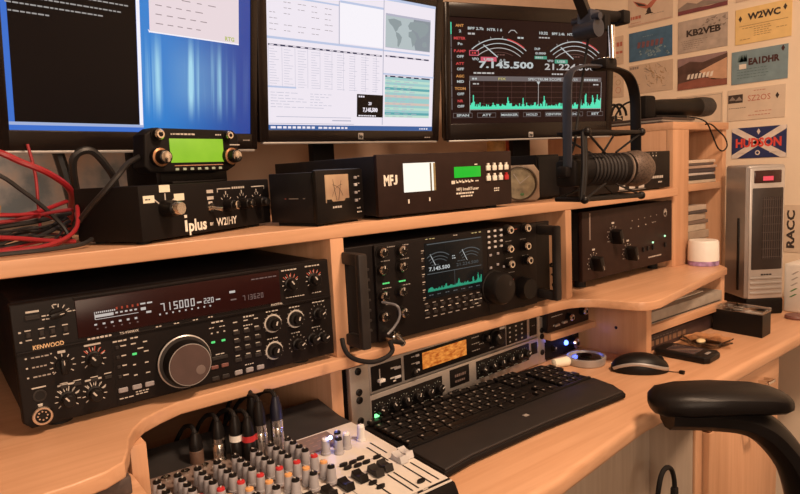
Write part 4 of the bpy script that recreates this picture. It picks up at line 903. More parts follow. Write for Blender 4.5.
# ------------------------------------------------------------------ small things on the worktop
tin = thing('round_tin', 'round shiny metal dish lying on the worktop behind the mouse', 'dish', (1.0, -.012, DZm))
m = MB(); m.lathe([(0, 36), (2, 38), (14, 40), (16, 40), (16.5, 36), (12, 34), (12, 0)], (0, 0, 0), (0, 0, 1), n=40); m.build('dish', [SILV], tin)
m = MB(); m.lathe([(12, 30), (14, 29), (14.5, 12), (18, 10), (18, 0)], (0, 0, 0), (0, 0, 1), n=36); m.build('centre', [glassmat('clear_blue_glass', (.75, .78, .95), .08)], tin)
solo(MB().lathe([(0, 4), (3, 9), (36, 10), (40, 7), (42, 0)], (-20, 0, 10), (1, -.3, 0), n=20), 'cream_tube', CREAM, 'small cream coloured tube lying at the back right of the keyboard', 'tube', (.945, .025-.01, DZm))
ms = thing('computer_mouse', 'black mouse with curved silver band on the worktop right of the keyboard', 'mouse', (1.03, -.115, DZm), -48)
m = MB(); m.ball((0, 0, 6), 55, 31, 31, u=28, v=16)
bmesh.ops.bisect_plane(m.bm, geom=m.bm.verts[:]+m.bm.edges[:]+m.bm.faces[:], plane_co=(0, 0, 1), plane_no=(0, 0, -1), clear_outer=True)
bmesh.ops.holes_fill(m.bm, edges=m.bm.edges[:]); m.build('body', BLK, ms)
def band(sy):
    P = []
    for k in range(15):
        x = -51+k*7.3; z = 8+13*math.sin(math.pi*(k/14)**.8); y = 31.4*math.sqrt(max(.02, 1-(x/55.3)**2-((z-6)/31.3)**2)); P.append((x, sy*y, z))
    return MB().tube(P, 3.6, 8, smooth=3, flat=(1.6, 3.6, (0, 1, 0)))
band(-1).build('silver_band', SILV, ms); band(1).build('silver_band', SILV, ms)
MB().cyl((38, -3, 27-3), (38, 3, 27-3), 7, n=16).build('scroll_wheel', RUB, ms)
dg = thing('usb_stick', 'tiny black plug on a thin lead in front of the mouse', 'plug', (1.067, -.182, DZm), 95)
MB().box(-5, 5, -3.5, 3.5, 0, 7, bev=1.5).build('body', BLK, dg); MB().tube([(4, 0, 3), (16, 2, 1.5), (30, 5, 1.5), (40, 6, 1.5)], .9, 6).build('lead', DKG, dg)
ph = thing('mobile_phone', 'black mobile phone with screen lying face up right of the mouse', 'phone', (1.178, -.132, DZm), 4)
MB().prism([(-34, -50), (-24, -58), (24, -58), (34, -50), (34, 50), (24, 58), (-24, 58), (-34, 50)], 0, 15, 'z', bev=5).build('body', BLK, ph)
MB().box(-24, 24, -26, 34, 14.4, 15.6, bev=.5).build('screen', pm('phone_screen', (.07, .05, .05), .12), ph); MB().box(-10, 10, -47, -40, 14.5, 16, bev=1).build('button', SILV, ph)
# patterned glass ashtray
ash = thing('glass_ashtray', 'amber petal-shaped glass dish lying between the phone and the black box', 'dish', (1.285, -.12, DZm))
m = MB(); n = 48; rings = []
for (z, r, a) in ((0, 34, 0), (6, 42, 3), (13, 52, 6), (14, 50, 6), (9, 38, 3), (5, 28, 0)):
    rings.append([m.bm.verts.new(((r+a*math.cos(8*2*math.pi*i/n))*math.cos(2*math.pi*i/n), (r+a*math.cos(8*2*math.pi*i/n))*math.sin(2*math.pi*i/n), z)) for i in range(n)])
for p, q in zip(rings, rings[1:]):
    for i in range(n): m.bm.faces.new((p[i], p[(i+1) % n], q[(i+1) % n], q[i]))
m.bm.faces.new(rings[0][::-1]); m.bm.faces.new(rings[-1]); bmesh.ops.recalc_face_normals(m.bm, faces=m.bm.faces[:])
m.build('bowl', glassmat('amber_glass', (.97, .86, .70), .1), ash)
MB().ball((-12, 6, 10), 12, 9, 5).build('wrapped_sweet', pm('cream_foil', (.75, .6, .35), .3), ash)
# black box with clear lid
bb = thing('clear_lid_box', 'small black box with clear plastic lid at the foot of the tower fan', 'box', (1.412, -.184, DZm))
MB().prism([(0, 0), (52, 4), (58, 112), (4, 114)], 0, 52, 'z', bev=1.5).build('box', BLK, bb)
MB().prism([(-1, -1), (53, 3), (59, 113), (3, 115)], 52.5, 62, 'z', bev=1.5).build('lid', glassmat('clear_plastic', (.95, .93, .9), .05), bb)
MB().ball((20, 60, 56), 8, 12, 3).ball((36, 88, 56), 6, 9, 3).build('contents', SILV, bb)
solo(MB().lathe([(0, 24), (5, 25), (9, 23), (10, 0)], (0, 0, 0), (0, 0, 1), n=28), 'round_pad', pm('red_brown_pad', (.2, .085, .07), .45), 'small reddish brown round pad on the worktop beside the tower fan', 'pad', (1.648, -.165, DZm))
bk = thing('flat_carton', 'long flat dark carton with gold print lying under the right shelf', 'box', (1.118, -.062, DZm))
MB().box(0, 330, 0, 180, 0, 34, bev=1.5).build('carton', pm('dark_plum_card', (.05, .028, .028), .5), bk)
m = MB(); m.dash(26, 10, 9, 16, 12, 6, -.4, 0).dash(30, 26, 10, 10, 2, 4, -.4, 1); m.build('printing', [pm('dull_gold_print', (.22, .12, .07), .5), pm('grey_print', (.16, .13, .12), .5)], bk)
# box file and papers on the small right shelf
bf = thing('grey_file_box', 'flat grey file box lying on the shelf above the dark carton', 'file', (1.117, -.07, -.087))
MB().box(0, 344, 0, 240, 0, 27, bev=1.5).build('box', pm('grey_card', (.33, .29, .25), .6), bf); MB().box(10, 334, -1, 0, 3, 5).build('seam', DKG, bf); MB().cyl((24, -1, 10), (24, .5, 10), 4).build('finger_ring', CHR, bf)
solo(MB().prism([(0, 0), (250, 4), (256, 190), (4, 184)], 0, 2, 'z'), 'loose_paper', PAPER, 'white paper lying flat on the grey file box, lower of two', 'paper', (1.16, -.05, -.0595))
solo(MB().prism([(10, -4), (245, -2), (250, 170), (8, 180)], 2.2, 4, 'z'), 'loose_paper', PAPER, 'white paper on top of the other sheet over the grey file box', 'paper', (1.16, -.05, -.0595))
# white spray can top / jar
jr = thing('white_jar', 'white plastic jar with purple label on the shelf in front of the pigeonholes', 'jar', (1.497, -.005, -.008))
m = MB(); m.lathe([(0, 35), (1, 36), (13, 36), (13, 0)], (0, 0, 0), (0, 0, 1), n=36, mats=[0]*4); m.build('label', [pm('purple_white_label', (.35, .22, .42), .5, var=.6, scale=60)], jr)
m = MB(); m.lathe([(12, 36.6), (58, 35.8), (63, 33), (64, 0)], (0, 0, 0), (0, 0, 1), n=36); m.build('lid', [WHT], jr)
# papers and boxes in the pigeonholes
def stack(x0, x1, y0, z0, specs, grp):
    z = z0
    for (h, col, name, label, cat, dx, tw) in specs:
        m = MB(); w_ = x1-x0-dx
        m.box(-w_/2, w_/2, 0, 180, 0, h-.6, bev=min(1.2, h*.2), seg=1)
        o = solo(m, name, pm('paper_'+name+str(round(z)), col, .7, var=.15, scale=25), label, cat, ((x0+x1)/2000, y0/1000, z/1000), tw, grp); z += h
stack(1456, 1674, 50, 194, [
    (9, (.5, .42, .33), 'magazine', 'cream magazine at the bottom of the upper pigeonhole', 'magazine', 4, 0), (12, (.035, .028, .028), 'disc_case', 'thick black disc case above the cream magazine', 'case', 18, -1),
    (7, (.55, .5, .48), 'leaflet', 'pale leaflet between two dark cases in the upper pigeonhole', 'leaflet', 8, 2), (11, (.06, .045, .05), 'disc_case', 'dark grey case in the middle of the upper pigeonhole pile', 'case', 10, 0),
    (8, (.42, .3, .24), 'magazine', 'brownish magazine near the top of the upper pigeonhole pile', 'magazine', 6, -2), (6, (.12, .09, .085), 'booklet', 'dark booklet second from top in the upper pigeonhole', 'booklet', 14, 2), (9, (.62, .5, .40), 'envelope', 'pale envelope topmost in the upper pigeonhole pile', 'envelope', 4, 1)], 'papers piled in the upper pigeonhole')
stack(1456, 1636, 52, -8, [
    (30, (.42, .32, .24), 'paper_bundle', 'thick tan paper bundle behind the white jar', 'papers', 2, 0), (24, (.5, .4, .31), 'paper_bundle', 'pale paper bundle second from bottom behind the white jar', 'papers', 12, 1), (22, (.38, .29, .22), 'paper_bundle', 'darker tan paper bundle just above the white jar lid', 'papers', 5, -2),
    (18, (.52, .43, .34), 'paper_bundle', 'pale tan paper bundle in the middle of the lower pigeonhole', 'papers', 16, 2), (10, (.2, .14, .11), 'folder', 'dark folder between tan bundles in the lower pigeonhole', 'folder', 6, -1), (18, (.45, .35, .27), 'paper_bundle', 'tan paper bundle under the dark booklet in the lower pigeonhole', 'papers', 12, 3), (8, (.09, .07, .065), 'booklet', 'dark booklet near the top of the lower pigeonhole pile', 'booklet', 22, -2), (14, (.5, .4, .32), 'paper_bundle', 'topmost tan bundle in the lower pigeonhole', 'papers', 16, 1)], 'papers piled in the lower pigeonhole')
solo(MB().box(0, 12, 0, 120, 0, 300, bev=1), 'white_folder', pm('white_card', (.6, .55, .5), .7), 'white upright folder standing between the pigeonhole unit and the tower fan', 'folder', (1.712, .06, DZm), 0)
# dark tray of papers under the left shelf end
solo(MB().box(0, 170, 0, 200, 0, 20, bev=2), 'paper_tray', pm('dark_papers', (.07, .05, .045), .6, var=.5, scale=90), 'dark papers on the low shelf left of the mixer', 'papers', (-.09, -.115, -.0575))
# ------------------------------------------------------------------ tower fan
A = math.degrees(math.atan2(-59, 80))
tf = thing('tower_fan', 'tall silver tower fan heater with dark grille at the right end of the worktop', 'fan', (1.604, -.061, DZm), A)
MB().prism([(2, -4), (96, -4), (100, 10), (100, 100), (88, 108), (12, 108), (0, 100), (0, 10)], 0, 42, 'z', bev=5).build('base', BLK, tf)
MB().prism([(0, 6), (6, 0), (94, 0), (100, 6), (101, 96), (90, 108), (10, 108), (-1, 96)], 40, 386, 'z', bev=7).build('body', SILV, tf)
MB().box(6, 96, -3, 6, 42, 378, bev=3).build('front_cover', pm('pale_silver_front', (.50, .47, .45), .35, metal=.35, var=.04), tf)
MB().box(16, 86, -5, 0, 340, 372, bev=2).build('control_window', pm('dark_red_window', (.05, .02, .018), .2), tf)
MB().box(38, 64, -5.8, -4.8, 346, 357).build('display', em('fan_red_display', (.85, .08, .1), 1.1), tf)
gr = MB().box(12, 92, -5, 0, 118, 328, bev=3).build('grille_panel', pm('dark_grille', (.03, .022, .02), .45), tf)
m = MB()
for i in range(9): m.box(40+i*5.6, 41.6+i*5.6, -7, -4.5, 146, 304)
for v in range(8): m.box(38, 90, -7.4, -5, 150+v*21, 151.4+v*21)
m.build('grille_bars', pm('grille_bar', (.09, .07, .065), .4), gr)
m = MB()
for i in range(4): m.box(10, 92, -6, -2, 54+i*13, 60+i*13, bev=2)
m.build('vent_ribs', SILV, tf)
MB().txt('Dimplex', 50, 102, 7, -3.4, 0, 'c', w=26).build('lettering', [DKG], tf) if 0 else MB().dash(38, 103, 4, 6, 4, y=-3.4).build('lettering', [DKG], tf)
MB().box(-3, 2, 30, 38, 60, 250, bev=1).build('side_slot', BLK, tf)
# white heater box with green vents at the picture's right edge
wh = thing('white_vent_box', 'white box with slanted green vents standing at the right end of the worktop', 'heater', (1.706, -.112, DZm), -90)
MB().box(0, 170, 0, 110, 0, 128, bev=6).build('case', WHT, wh)
m = MB()
for r_ in range(5):
    for c_ in range(4):
        u = 14+c_*26+r_*1; v = 40+r_*15; m.poly([(u, v), (u+5, v), (u+19, v+10), (u+14, v+10)], -.5, 1 if r_ < 2 else 0)
m.build('vents', [pm('vent_grey', (.4, .38, .36), .6), pm('vent_green', (.06, .22, .06), .6)], wh)
# ------------------------------------------------------------------ cards pinned on the right wall
CW, CH = 152, 96
def card(y0, y1, z0, z1, col, label, art, tilt=0, var=.06, cat='card', name='radio_card'):
    t = thing(name, label, cat, (1.8985, y0, z0), -90, 'cards pinned on the right wall')
    t.rotation_euler = (0, 0, R(-90)); W_, H_ = (y0-y1)*1000, (z1-z0)*1000
    MB().box(0, W_, -.4, 1, 0, H_).build('card_sheet', pm('card_'+str(len(MATS)), col, .6, var=var, scale=30), t)
    m = MB(); mats = art(m, W_, H_)
    if mats: m.build('card_print', mats, t)
    else: m.bm.free()
INK = pm('dark_ink', (.05, .035, .03), .7); INKG = pm('grey_ink', (.28, .23, .2), .7); INKR = pm('faded_red_ink', (.5, .16, .11), .7); INKB = pm('navy_ink', (.05, .06, .16), .7); INKW = pm('cream_ink', (.8, .74, .66), .7); INKO = pm('ochre_ink', (.4, .24, .1), .7)
Y = -.9
def small(m, W_, v, n, mat=0, u=None, L=9): m.dash(u if u is not None else 14, v, n, L, 1.6, 2.2, Y, mat)
def diamond(m, u, v, mat=0): m.poly([(u-5, v), (u, v-9), (u+5, v), (u, v+9)], Y, mat)
def a_w2wc(m, W_, H_):
    m.txt('W2WC', 34, 66, 17, Y, 0, w=88, bold=.045); diamond(m, 14, 72); diamond(m, 134, 82); m.quad(12, 142, 50, 51.4, Y, 1)
    for i in range(5): small(m, W_, 43-i*6, 5 if i else 8, 1, 52 if i else 20)
    small(m, W_, 12, 3, 1); small(m, W_, 30, 3, 1, 112); small(m, W_, 84, 2, 1, 70); return [INK, INKO]
card(.109, -.042, .583, .683, (.84, .60, .26), 'yellow card with bold call sign at the top right of the wall', a_w2wc)
def a_kb(m, W_, H_):
    m.txt('KB2VEB', 28, 48, 18, Y, 0, w=106, bold=.045)
    for k in range(26): u = random.uniform(70, 145); v = random.uniform(60, 92); m.poly([(u, v), (u+random.uniform(4, 14), v+random.uniform(-6, 6)), (u+random.uniform(2, 12), v+random.uniform(2, 8))], Y, 1)
    for i in range(5): small(m, W_, 34-i*6, 9-i, 1, 10+i*2); 
    return [INK, INKG]
card(.285, .131, .588, .685, (.46, .39, .34), 'grey card with bold dark call sign left of the yellow card', a_kb, var=.2)
def a_photo(m, W_, H_):
    m.poly([(0, 0), (W_, 0), (W_, 16), (80, 30), (0, 20)], Y, 1)
    m.poly([(70, 50), (W_, 80), (W_, 18), (110, 20), (88, 36)], Y, 2); m.poly([(0, 96), (0, 70), (40, 84), (80, 76), (W_, 92), (W_, 97), (0, 97)], Y-.05, 3)
    for k in range(7): m.poly([(30+k*12, 30), (38+k*12, 30), (42+k*12, 46), (34+k*12, 44)], Y-.2, 4)
    return [INK, pm('card_rust', (.28, .1, .07), .7), pm('card_pale_orange', (.62, .38, .25), .7), pm('card_haze', (.3, .2, .2), .7), INKW]
card(.285, .131, .475, .568, (.10, .055, .045), 'dark brown mountain picture card under the grey card', a_photo, var=.4)
def a_ea(m, W_, H_):
    m.txt('EA1DHR', 48, 52, 17, Y, 0, w=84, bold=.05); m.quad(22, 42, 42, 56, Y, 2); diamond(m, 140, 84)
    for i in range(4): small(m, W_, 40-i*8, 9, 1, 16); 
    for k in range(10): u = random.uniform(10, 40); m.poly([(u, 64), (u+8, 62), (u+5, 84)], Y, 1)
    return [pm('maroon_ink', (.06, .02, .018), .7), pm('teal_ink', (.10, .17, .18), .7), INKW]
card(.118, -.035, .470, .564, (.20, .30, .35), 'teal card with dark call sign under the yellow card', a_ea, var=.12)
def a_os(m, W_, H_):
    m.quad(2, 44, 52, 76, Y, 0); m.poly([(4, 60), (14, 72), (24, 60)], Y-.1, 2); m.poly([(22, 58), (34, 70), (43, 58)], Y-.1, 2); m.txt('SZ2OS', 58, 54, 16, Y, 1, w=62, bold=.0); diamond(m, 138, 62)
    small(m, W_, 82, 4, 1, 74, 8); small(m, W_, 36, 8, 0, 4, 5); small(m, W_, 22, 5, 1, 78); small(m, W_, 12, 7, 1, 60); return [INK, INKR, INKG]
card(.128, -.031, .364, .455, (.70, .58, .46), 'cream card with red lettering below the teal card', a_os)
def a_hud(m, W_, H_):
    m.poly([(0, 0), (16, 0), (W_, H_-10), (W_, H_), (W_-16, H_), (0, 10)], Y, 0); m.poly([(0, H_), (0, H_-10), (W_-16, 0), (W_, 0), (W_, 10), (16, H_)], Y, 0)
    m.txt('HUDSON', W_/2, 33, 24, Y-.4, 1, 'c', w=126, bold=.04); diamond(m, 76, 76, 0); arc(m, 74, 15, 4, 3, 0, 360, 0, Y-.2); small(m, W_, 14, 3, 0, 18, 6); small(m, W_, 14, 3, 0, 106, 6)
    return [pm('flag_white', (.74, .66, .6), .7), pm('bright_red_ink', (.75, .08, .06), .6)]
card(.114, -.0365, .252, .3415, (.022, .035, .13), 'navy and white flag card with red letters above the tower fan', a_hud)
def a_bird(m, W_, H_):
    m.poly([(18, 82), (60, 66), (70, 58), (80, 66), (130, 92), (96, 60), (84, 48), (66, 48), (34, 62)], Y, 1); m.poly([(24, 78), (60, 62), (66, 56), (40, 62)], Y-.1, 0); m.poly([(72, 50), (80, 50), (84, 36), (66, 36)], Y, 0); m.poly([(70, 36), (60, 30), (92, 30), (82, 36)], Y, 0)
    m.txt('W3IZN', 12, 14, 12, Y, 1, w=42, bold=.05) if 0 else m.dash(10, 22, 4, 9, 10, 2, Y, 1); small(m, W_, 10, 5, 1, 10, 7); small(m, W_, 26, 6, 2, 84, 7); m.quad(4, W_-4, 3, 4, Y, 1); return [INK, INKR, INKG]
card(.460, .302, .704, .795, (.68, .55, .44), 'cream card with red and black winged drawing at the top of the wall', a_bird)
def a_blue(m, W_, H_):
    for k in range(6): m.poly([(30+k*16, 40), (40+k*16, 40), (44+k*16, 58), (33+k*16, 60)], Y, 1)
    for k in range(30): u = random.uniform(6, 140); v = random.uniform(4, 34); m.poly([(u, v), (u+9, v+2), (u+4, v+8)], Y, 0)
    small(m, W_, 74, 5, 0, 50, 7); return [pm('pale_blue_ink', (.22, .33, .4), .7), pm('dim_red_ink', (.2, .09, .11), .7)]
card(.457, .304, .590, .684, (.06, .15, .27), 'deep blue card with faint red lettering left of the grey card', a_blue, var=.25)
def a_tree(m, W_, H_):
    m.dash(4, 82, 4, 9, 8, 2, Y, 0)
    for k in range(60):
        u = random.uniform(64, 140); v = random.uniform(14, 86); a = random.uniform(0, 3.1); l = random.uniform(6, 18); m.poly([(u, v), (u+l*math.cos(a), v+l*math.sin(a)), (u+l*math.cos(a)+1, v+l*math.sin(a)+1.2), (u+1, v+1.2)], Y, 1 if k % 3 else 0)
    small(m, W_, 30, 4, 1, 8, 8); small(m, W_, 20, 3, 2, 8, 8); return [INKG, INKO, INKR]
card(.457, .301, .482, .577, (.60, .47, .36), 'cream card with brown tree sketch under the deep blue card', a_tree)
def a_top(m, W_, H_):
    m.poly([(0, 0), (W_, 0), (W_, 14), (100, 10), (0, 16)], Y, 0); m.poly([(0, 20), (30, 34), (60, 24), (110, 40), (W_, 30), (W_, 12), (0, 12)], Y-.1, 1); return [pm('wine_ink', (.2, .06, .07), .7), INKG]
card(.285, .132, .705, .800, (.62, .48, .38), 'pale scenic card with wine red foreground above the grey card', a_top)
def a_plain(m, W_, H_): m.quad(5, W_-5, 5, 6, Y, 0).quad(5, W_-5, H_-6, H_-5, Y, 0).quad(5, 6, 5, H_-5, Y, 0).quad(W_-6, W_-5, 5, H_-5, Y, 0); small(m, W_, 50, 6, 0, 20); return [INKG]
card(.288, .141, .362, .455, (.72, .59, .46), 'plain cream card with thin border partly behind the black hand microphone', a_plain)
def a_red(m, W_, H_):
    m.dash(96, 60, 3, 12, 14, 3, Y, 1); m.dash(96, 36, 3, 12, 8, 3, Y, 1); small(m, W_, 22, 4, 0, 80); return [INKG, INKR]
card(.628, .478, .590, .684, (.66, .52, .40), 'cream card with red print half hidden by the right monitor edge', a_red) if 0 else card(.615, .478, .590, .684, (.66, .52, .40), 'cream card with red print half hidden by the right monitor edge', a_red)
def a_red2(m, W_, H_):
    arc(m, 116, 50, 8, 1.4, 0, 360, 0, Y); arc(m, 116, 24, 9, 1.4, 0, 360, 1, Y); small(m, W_, 70, 4, 0, 70); return [INKO, INKR]
card(.615, .478, .480, .575, (.64, .50, .38), 'cream card with round ochre stamps beside the right monitor edge', a_red2)
def a_top3(m, W_, H_): small(m, W_, 8, 8, 0, 20); m.quad(10, 140, 20, 21.4, Y, 0); return [INKG]
card(.109, -.042, .705, .795, (.66, .53, .42), 'pale card at the very top of the wall above the yellow card', a_top3)
# narrow card with letters turned on their side, behind the tower fan
def a_side(m, W_, H_): m.txt('RACC', 26, 12, 19, Y, 0, 'l', w=108, bold=.04, rot=90); return [INK]
card(-.037, -.125, -.02, .115, (.72, .58, .45), 'narrow cream card with sideways black letters right of the tower fan', a_side)
# ------------------------------------------------------------------ things on top of the pigeonhole unit
TT = .352
DBK = pm('dark_booklet', (.06, .04, .035), .5)
solo(MB().box(0, 190, 0, 180, 0, 5, bev=1), 'booklet', DBK, 'dark booklet lying directly on top of the pigeonhole unit, lowest of three', 'booklet', (1.435, .07, TT), 4)
solo(MB().box(4, 186, 3, 176, 5.3, 9), 'booklet', PAPER, 'white booklet between two dark ones on top of the pigeonhole unit', 'booklet', (1.435, .07, TT), 4)
solo(MB().box(-4, 180, -2, 170, 9.3, 15, bev=1), 'booklet', DBK, 'dark booklet directly under the black hand microphone', 'booklet', (1.435, .07, TT), 4)
hm = thing('hand_microphone', 'black hand microphone lying on the booklets with its cord hanging down', 'microphone', (1.44, .135, TT+.0155), -8)
m = MB(); m.lathe([(0, 14), (10, 19), (60, 22), (160, 23), (200, 24.5), (204, 26), (206, 26), (206, 0)], (20, 0, 28), (1, 0, .02), n=28); m.build('body', BLK, hm)
m = MB(); m.lathe([(0, 26), (30, 27.5), (52, 25.5), (64, 19), (69, 9), (70, 0)], (226, 0, 32), (1, 0, .02), n=28); m.build('grille', pm('black_mesh_grille', (.03, .026, .025), .55, bump=1, scale=1500), hm)
MB().box(-8, 34, -24, 24, 0, 58, bev=8).box(36, 160, -22, 22, 0, 9, bev=3).build('cradle', BLKM, hm)
q = Matrix.Rotation(R(8), 3, 'Z'); MB().tube([q @ (Vector(p)*1000-Vector((1440, 135, TT*1000+15.5))) for p in ((1.500, .11, .372), (1.525, .05, .366), (1.545, .018, .352), (1.575, .016, .322), (1.612, .018, .285), (1.645, .02, .276), (1.668, .02, .289), (1.650, .018, .311), (1.605, .016, .331), (1.57, .016, .345), (1.55, .02, .345))], 1.9, 8).build('cord', RUB, hm)
hp = thing('cable_coil', 'loose coil of black cable with metal ends left of the hand microphone', 'cable', (1.405, .21, TT), 0)
m = MB()
for (x, z, r_, y) in ((35, 32, 28, 0), (85, 34, 30, 16), (18, 26, 22, 40)): m.tube([(x+r_*math.cos(R(a)), y+a*.04, z+r_*math.sin(R(a))) for a in range(0, 361, 24)], 3.4, 8, smooth=3)
m.tube([(60, 30, 4), (100, 20, 60), (150, 0, 74), (190, -20, 60), (210, -30, 40)], 2.6, 8); m.build('cord', RUB, hp)
MB().cyl((34, 36, 28), (62, 26, 30), 10).cyl((70, 30, 26), (96, 26, 22), 9).build('metal_ends', CHR, hp)
# ------------------------------------------------------------------ boom microphone in front of the right bay
bm_ = thing('boom_microphone', 'black broadcast microphone in a shock mount hanging from a boom arm', 'microphone', (0, 0, 0))
def pt(u, z, y=-150): return (u, y, z)
AXb, AXf = Vector((792, -128, 254)), Vector((966, -164, 249)); ax = (AXf-AXb)
m = MB(); m.lathe([(0, 20), (6, 24), (40, 25), (118, 26), (124, 27), (132, 27), (132, 0)], AXb, ax, n=32); m.build('body', BLKM, bm_)
m = MB()
for k in range(9): m.lathe([(44+k*8, 26.2), (46+k*8, 27.6), (48.5+k*8, 26.2)], AXb, ax, n=32)
m.build('body_ribs', DKG, bm_)
m = MB()
for k in (124, 136): m.lathe([(k, 27.2), (k+1, 28.6), (k+4, 28.6), (k+5, 27.2)], AXb, ax, n=32)
m.build('chrome_rings', pm('dull_steel_ring', (.35, .31, .29), .3, metal=.9), bm_)
GRI = bpy.data.materials.new('mic_mesh'); GRI.use_nodes = True; nt = GRI.node_tree; b_ = nt.nodes['Principled BSDF']
tc = nt.nodes.new('ShaderNodeTexCoord'); vz = nt.nodes.new('ShaderNodeTexVoronoi'); vz.inputs['Scale'].default_value = 420; rp = nt.nodes.new('ShaderNodeValToRGB'); rp.color_ramp.elements[0].color = (.02, .015, .012, 1); rp.color_ramp.elements[1].color = (.14, .10, .08, 1); rp.color_ramp.elements[0].position = .15; rp.color_ramp.elements[1].position = .5
nt.links.new(tc.outputs['Object'], vz.inputs[0]); nt.links.new(vz.outputs[0], rp.inputs[0]); nt.links.new(rp.outputs[0], b_.inputs['Base Color']); b_.inputs['Metallic'].default_value = .5; b_.inputs['Roughness'].default_value = .5
m = MB(); m.lathe([(134, 28), (144, 31), (158, 32), (172, 29), (182, 22), (188, 12), (190, 0)], AXb, ax, n=36); m.build('grille', GRI, bm_)
# shock mount: two wire hoops joined by elastic cords
m = MB()
fr = [(784, 313), (938, 312), (944, 300), (938, 204), (928, 200), (778, 206), (774, 214), (778, 306)]
m.tube([pt(784, 313, -172), pt(938, 312, -176)], 3.4, 8).tube([pt(784, 313, -122), pt(938, 312, -134)], 3.0, 8).tube([pt(776, 206, -172), pt(937, 203, -178)], 4, 8).tube([pt(776, 206, -120), pt(937, 203, -132)], 3.4, 8)
for u, z0, z1 in ((784, 313, 206), (778, 313, 206)): m.tube([pt(u, z0, -172), pt(u-4, (z0+z1)/2, -176), pt(u-6, z1, -172)], 3.6, 8)
for (u, z) in ((784, 313), (938, 312), (776, 206), (937, 203)): m.tube([pt(u, z, -176), pt(u, z, -120)], 4.2, 8); m.ball(pt(u, z, -176), 7)
m.build('shock_mount_frame', BLK, bm_)
for (u, z, tu, tz_) in ((784, 312, 850, 278), (938, 311, 880, 279), (778, 207, 850, 228), (936, 204, 880, 226)):
    MB().tube([pt(u, z, -176), pt(tu, tz_, -164)], 2.0, 6).build('elastic_cord', RUB, bm_); MB().tube([pt(u, z, -122), pt(tu, tz_, -138)], 2.0, 6).build('elastic_cord', RUB, bm_)
m = MB(); m.box(768, 792, -164, -124, 226, 270, bev=6).box(756, 770, -156, -136, 242, 260, bev=4); m.build('mount_collar', BLKM, bm_)
# yoke of flat bar
m = MB(); m.tube([pt(880, 421), pt(905, 419), pt(932, 413), pt(950, 398), pt(960, 372), pt(962, 330), pt(963, 268)], 6, 8, flat=(11, 3, (0, 1, 0)))
m.tube([pt(880, 421), pt(820, 420), pt(786, 412), pt(772, 394), pt(769, 330), pt(768, 258)], 6, 8, flat=(9, 3, (0, 1, 0)), mat=1); m.build('yoke', [BLK, pm('dark_blue_black_strap', (.025, .03, .045), .45)], bm_)
m = MB(); m.cyl(pt(863, 484, -168), pt(866, 432, -168), 5.5, mat=0).cyl(pt(866, 436), pt(867, 428), 9).build('steel_spigot', CHR, bm_)
MB().box(852, 884, -166, -134, 416, 434, bev=4).build('clamp', BLKM, bm_); MB().box(858, 876, -160, -140, 478, 506, bev=4).build('clamp', BLKM, bm_)
MB().cyl(pt(846, 503), pt(922, 507), 9).box(906, 926, -164, -136, 494, 516, bev=3).build('cross_bolt', BLKM, bm_)
MB().cyl(pt(826, 478, -170), pt(826, 478, -130), 15, n=24).cyl(pt(822, 494, -176), pt(822, 494, -124), 6).box(814, 842, -164, -136, 478, 508, bev=5).build('joint_knob', pm('blue_black_knob', (.018, .022, .035), .4), bm_)
MB().tube([pt(834, 480), pt(790, 545), pt(640, 760)], 11, 4, smooth=0).tube([pt(640, 760), pt(1080, 1000, -60), pt(1240, 1060, 380)], 11, 4, smooth=0).tube([pt(1240, 1060, 380), pt(1240, 1060, 618)], 9, 8, smooth=0).build('boom_arm', BLK, bm_)
MB().cyl((1240, 602, 1060), (1240, 619, 1060), 40).build('wall_plate', BLK, bm_)
MB().tube([pt(832, 466, -146), pt(818, 400, -144), pt(800, 330, -146), pt(784, 290, -150), pt(768, 250, -140), pt(790, 252, -130)], 2.2, 8).build('cord', RUB, bm_)
# ------------------------------------------------------------------ swivel chair, armrest in view
ch = thing('office_chair', 'black padded office chair with its curved armrest at the front edge of the worktop', 'chair', (.79, -.66, -.9))
OX, OY, OZ = 790, -660, -900
def L3(x, y, z): return (x-OX, y-OY, z-OZ)
d = Vector((.77, -.64, 0)); nrm = Vector((.64, .77, 0))
pad0 = Vector(L3(795, -276, -91)); LEN = 210
m = MB(); secs = []
for (t, w_, zt, zb) in ((0, 8, -10, -20), (5, 24, -2, -30), (18, 36, 5, -34), (50, 43, 9, -35), (105, 44, 9, -34), (165, 42, 4, -34), (190, 38, -2, -34), (204, 28, -8, -32), (LEN, 10, -14, -26)):
    c = pad0+d*t; ring = []
    for k in range(16):
        a = 2*math.pi*k/16; ca, sa = math.cos(a), math.sin(a); px = abs(ca)**.7*math.copysign(1, ca)*w_; pz = (zt+zb)/2+abs(sa)**.75*math.copysign(1, sa)*(zt-zb)/2
        ring.append(m.bm.verts.new(c+nrm*px+Vector((0, 0, pz))))
    secs.append(ring)
for p, q in zip(secs, secs[1:]):
    for k in range(16): m.bm.faces.new((p[k], p[(k+1) % 16], q[(k+1) % 16], q[k]))
m.bm.faces.new(secs[0][::-1]); m.bm.faces.new(secs[-1]); bmesh.ops.recalc_face_normals(m.bm, faces=m.bm.faces[:])
m.build('armrest_pad', LEATHER, ch)
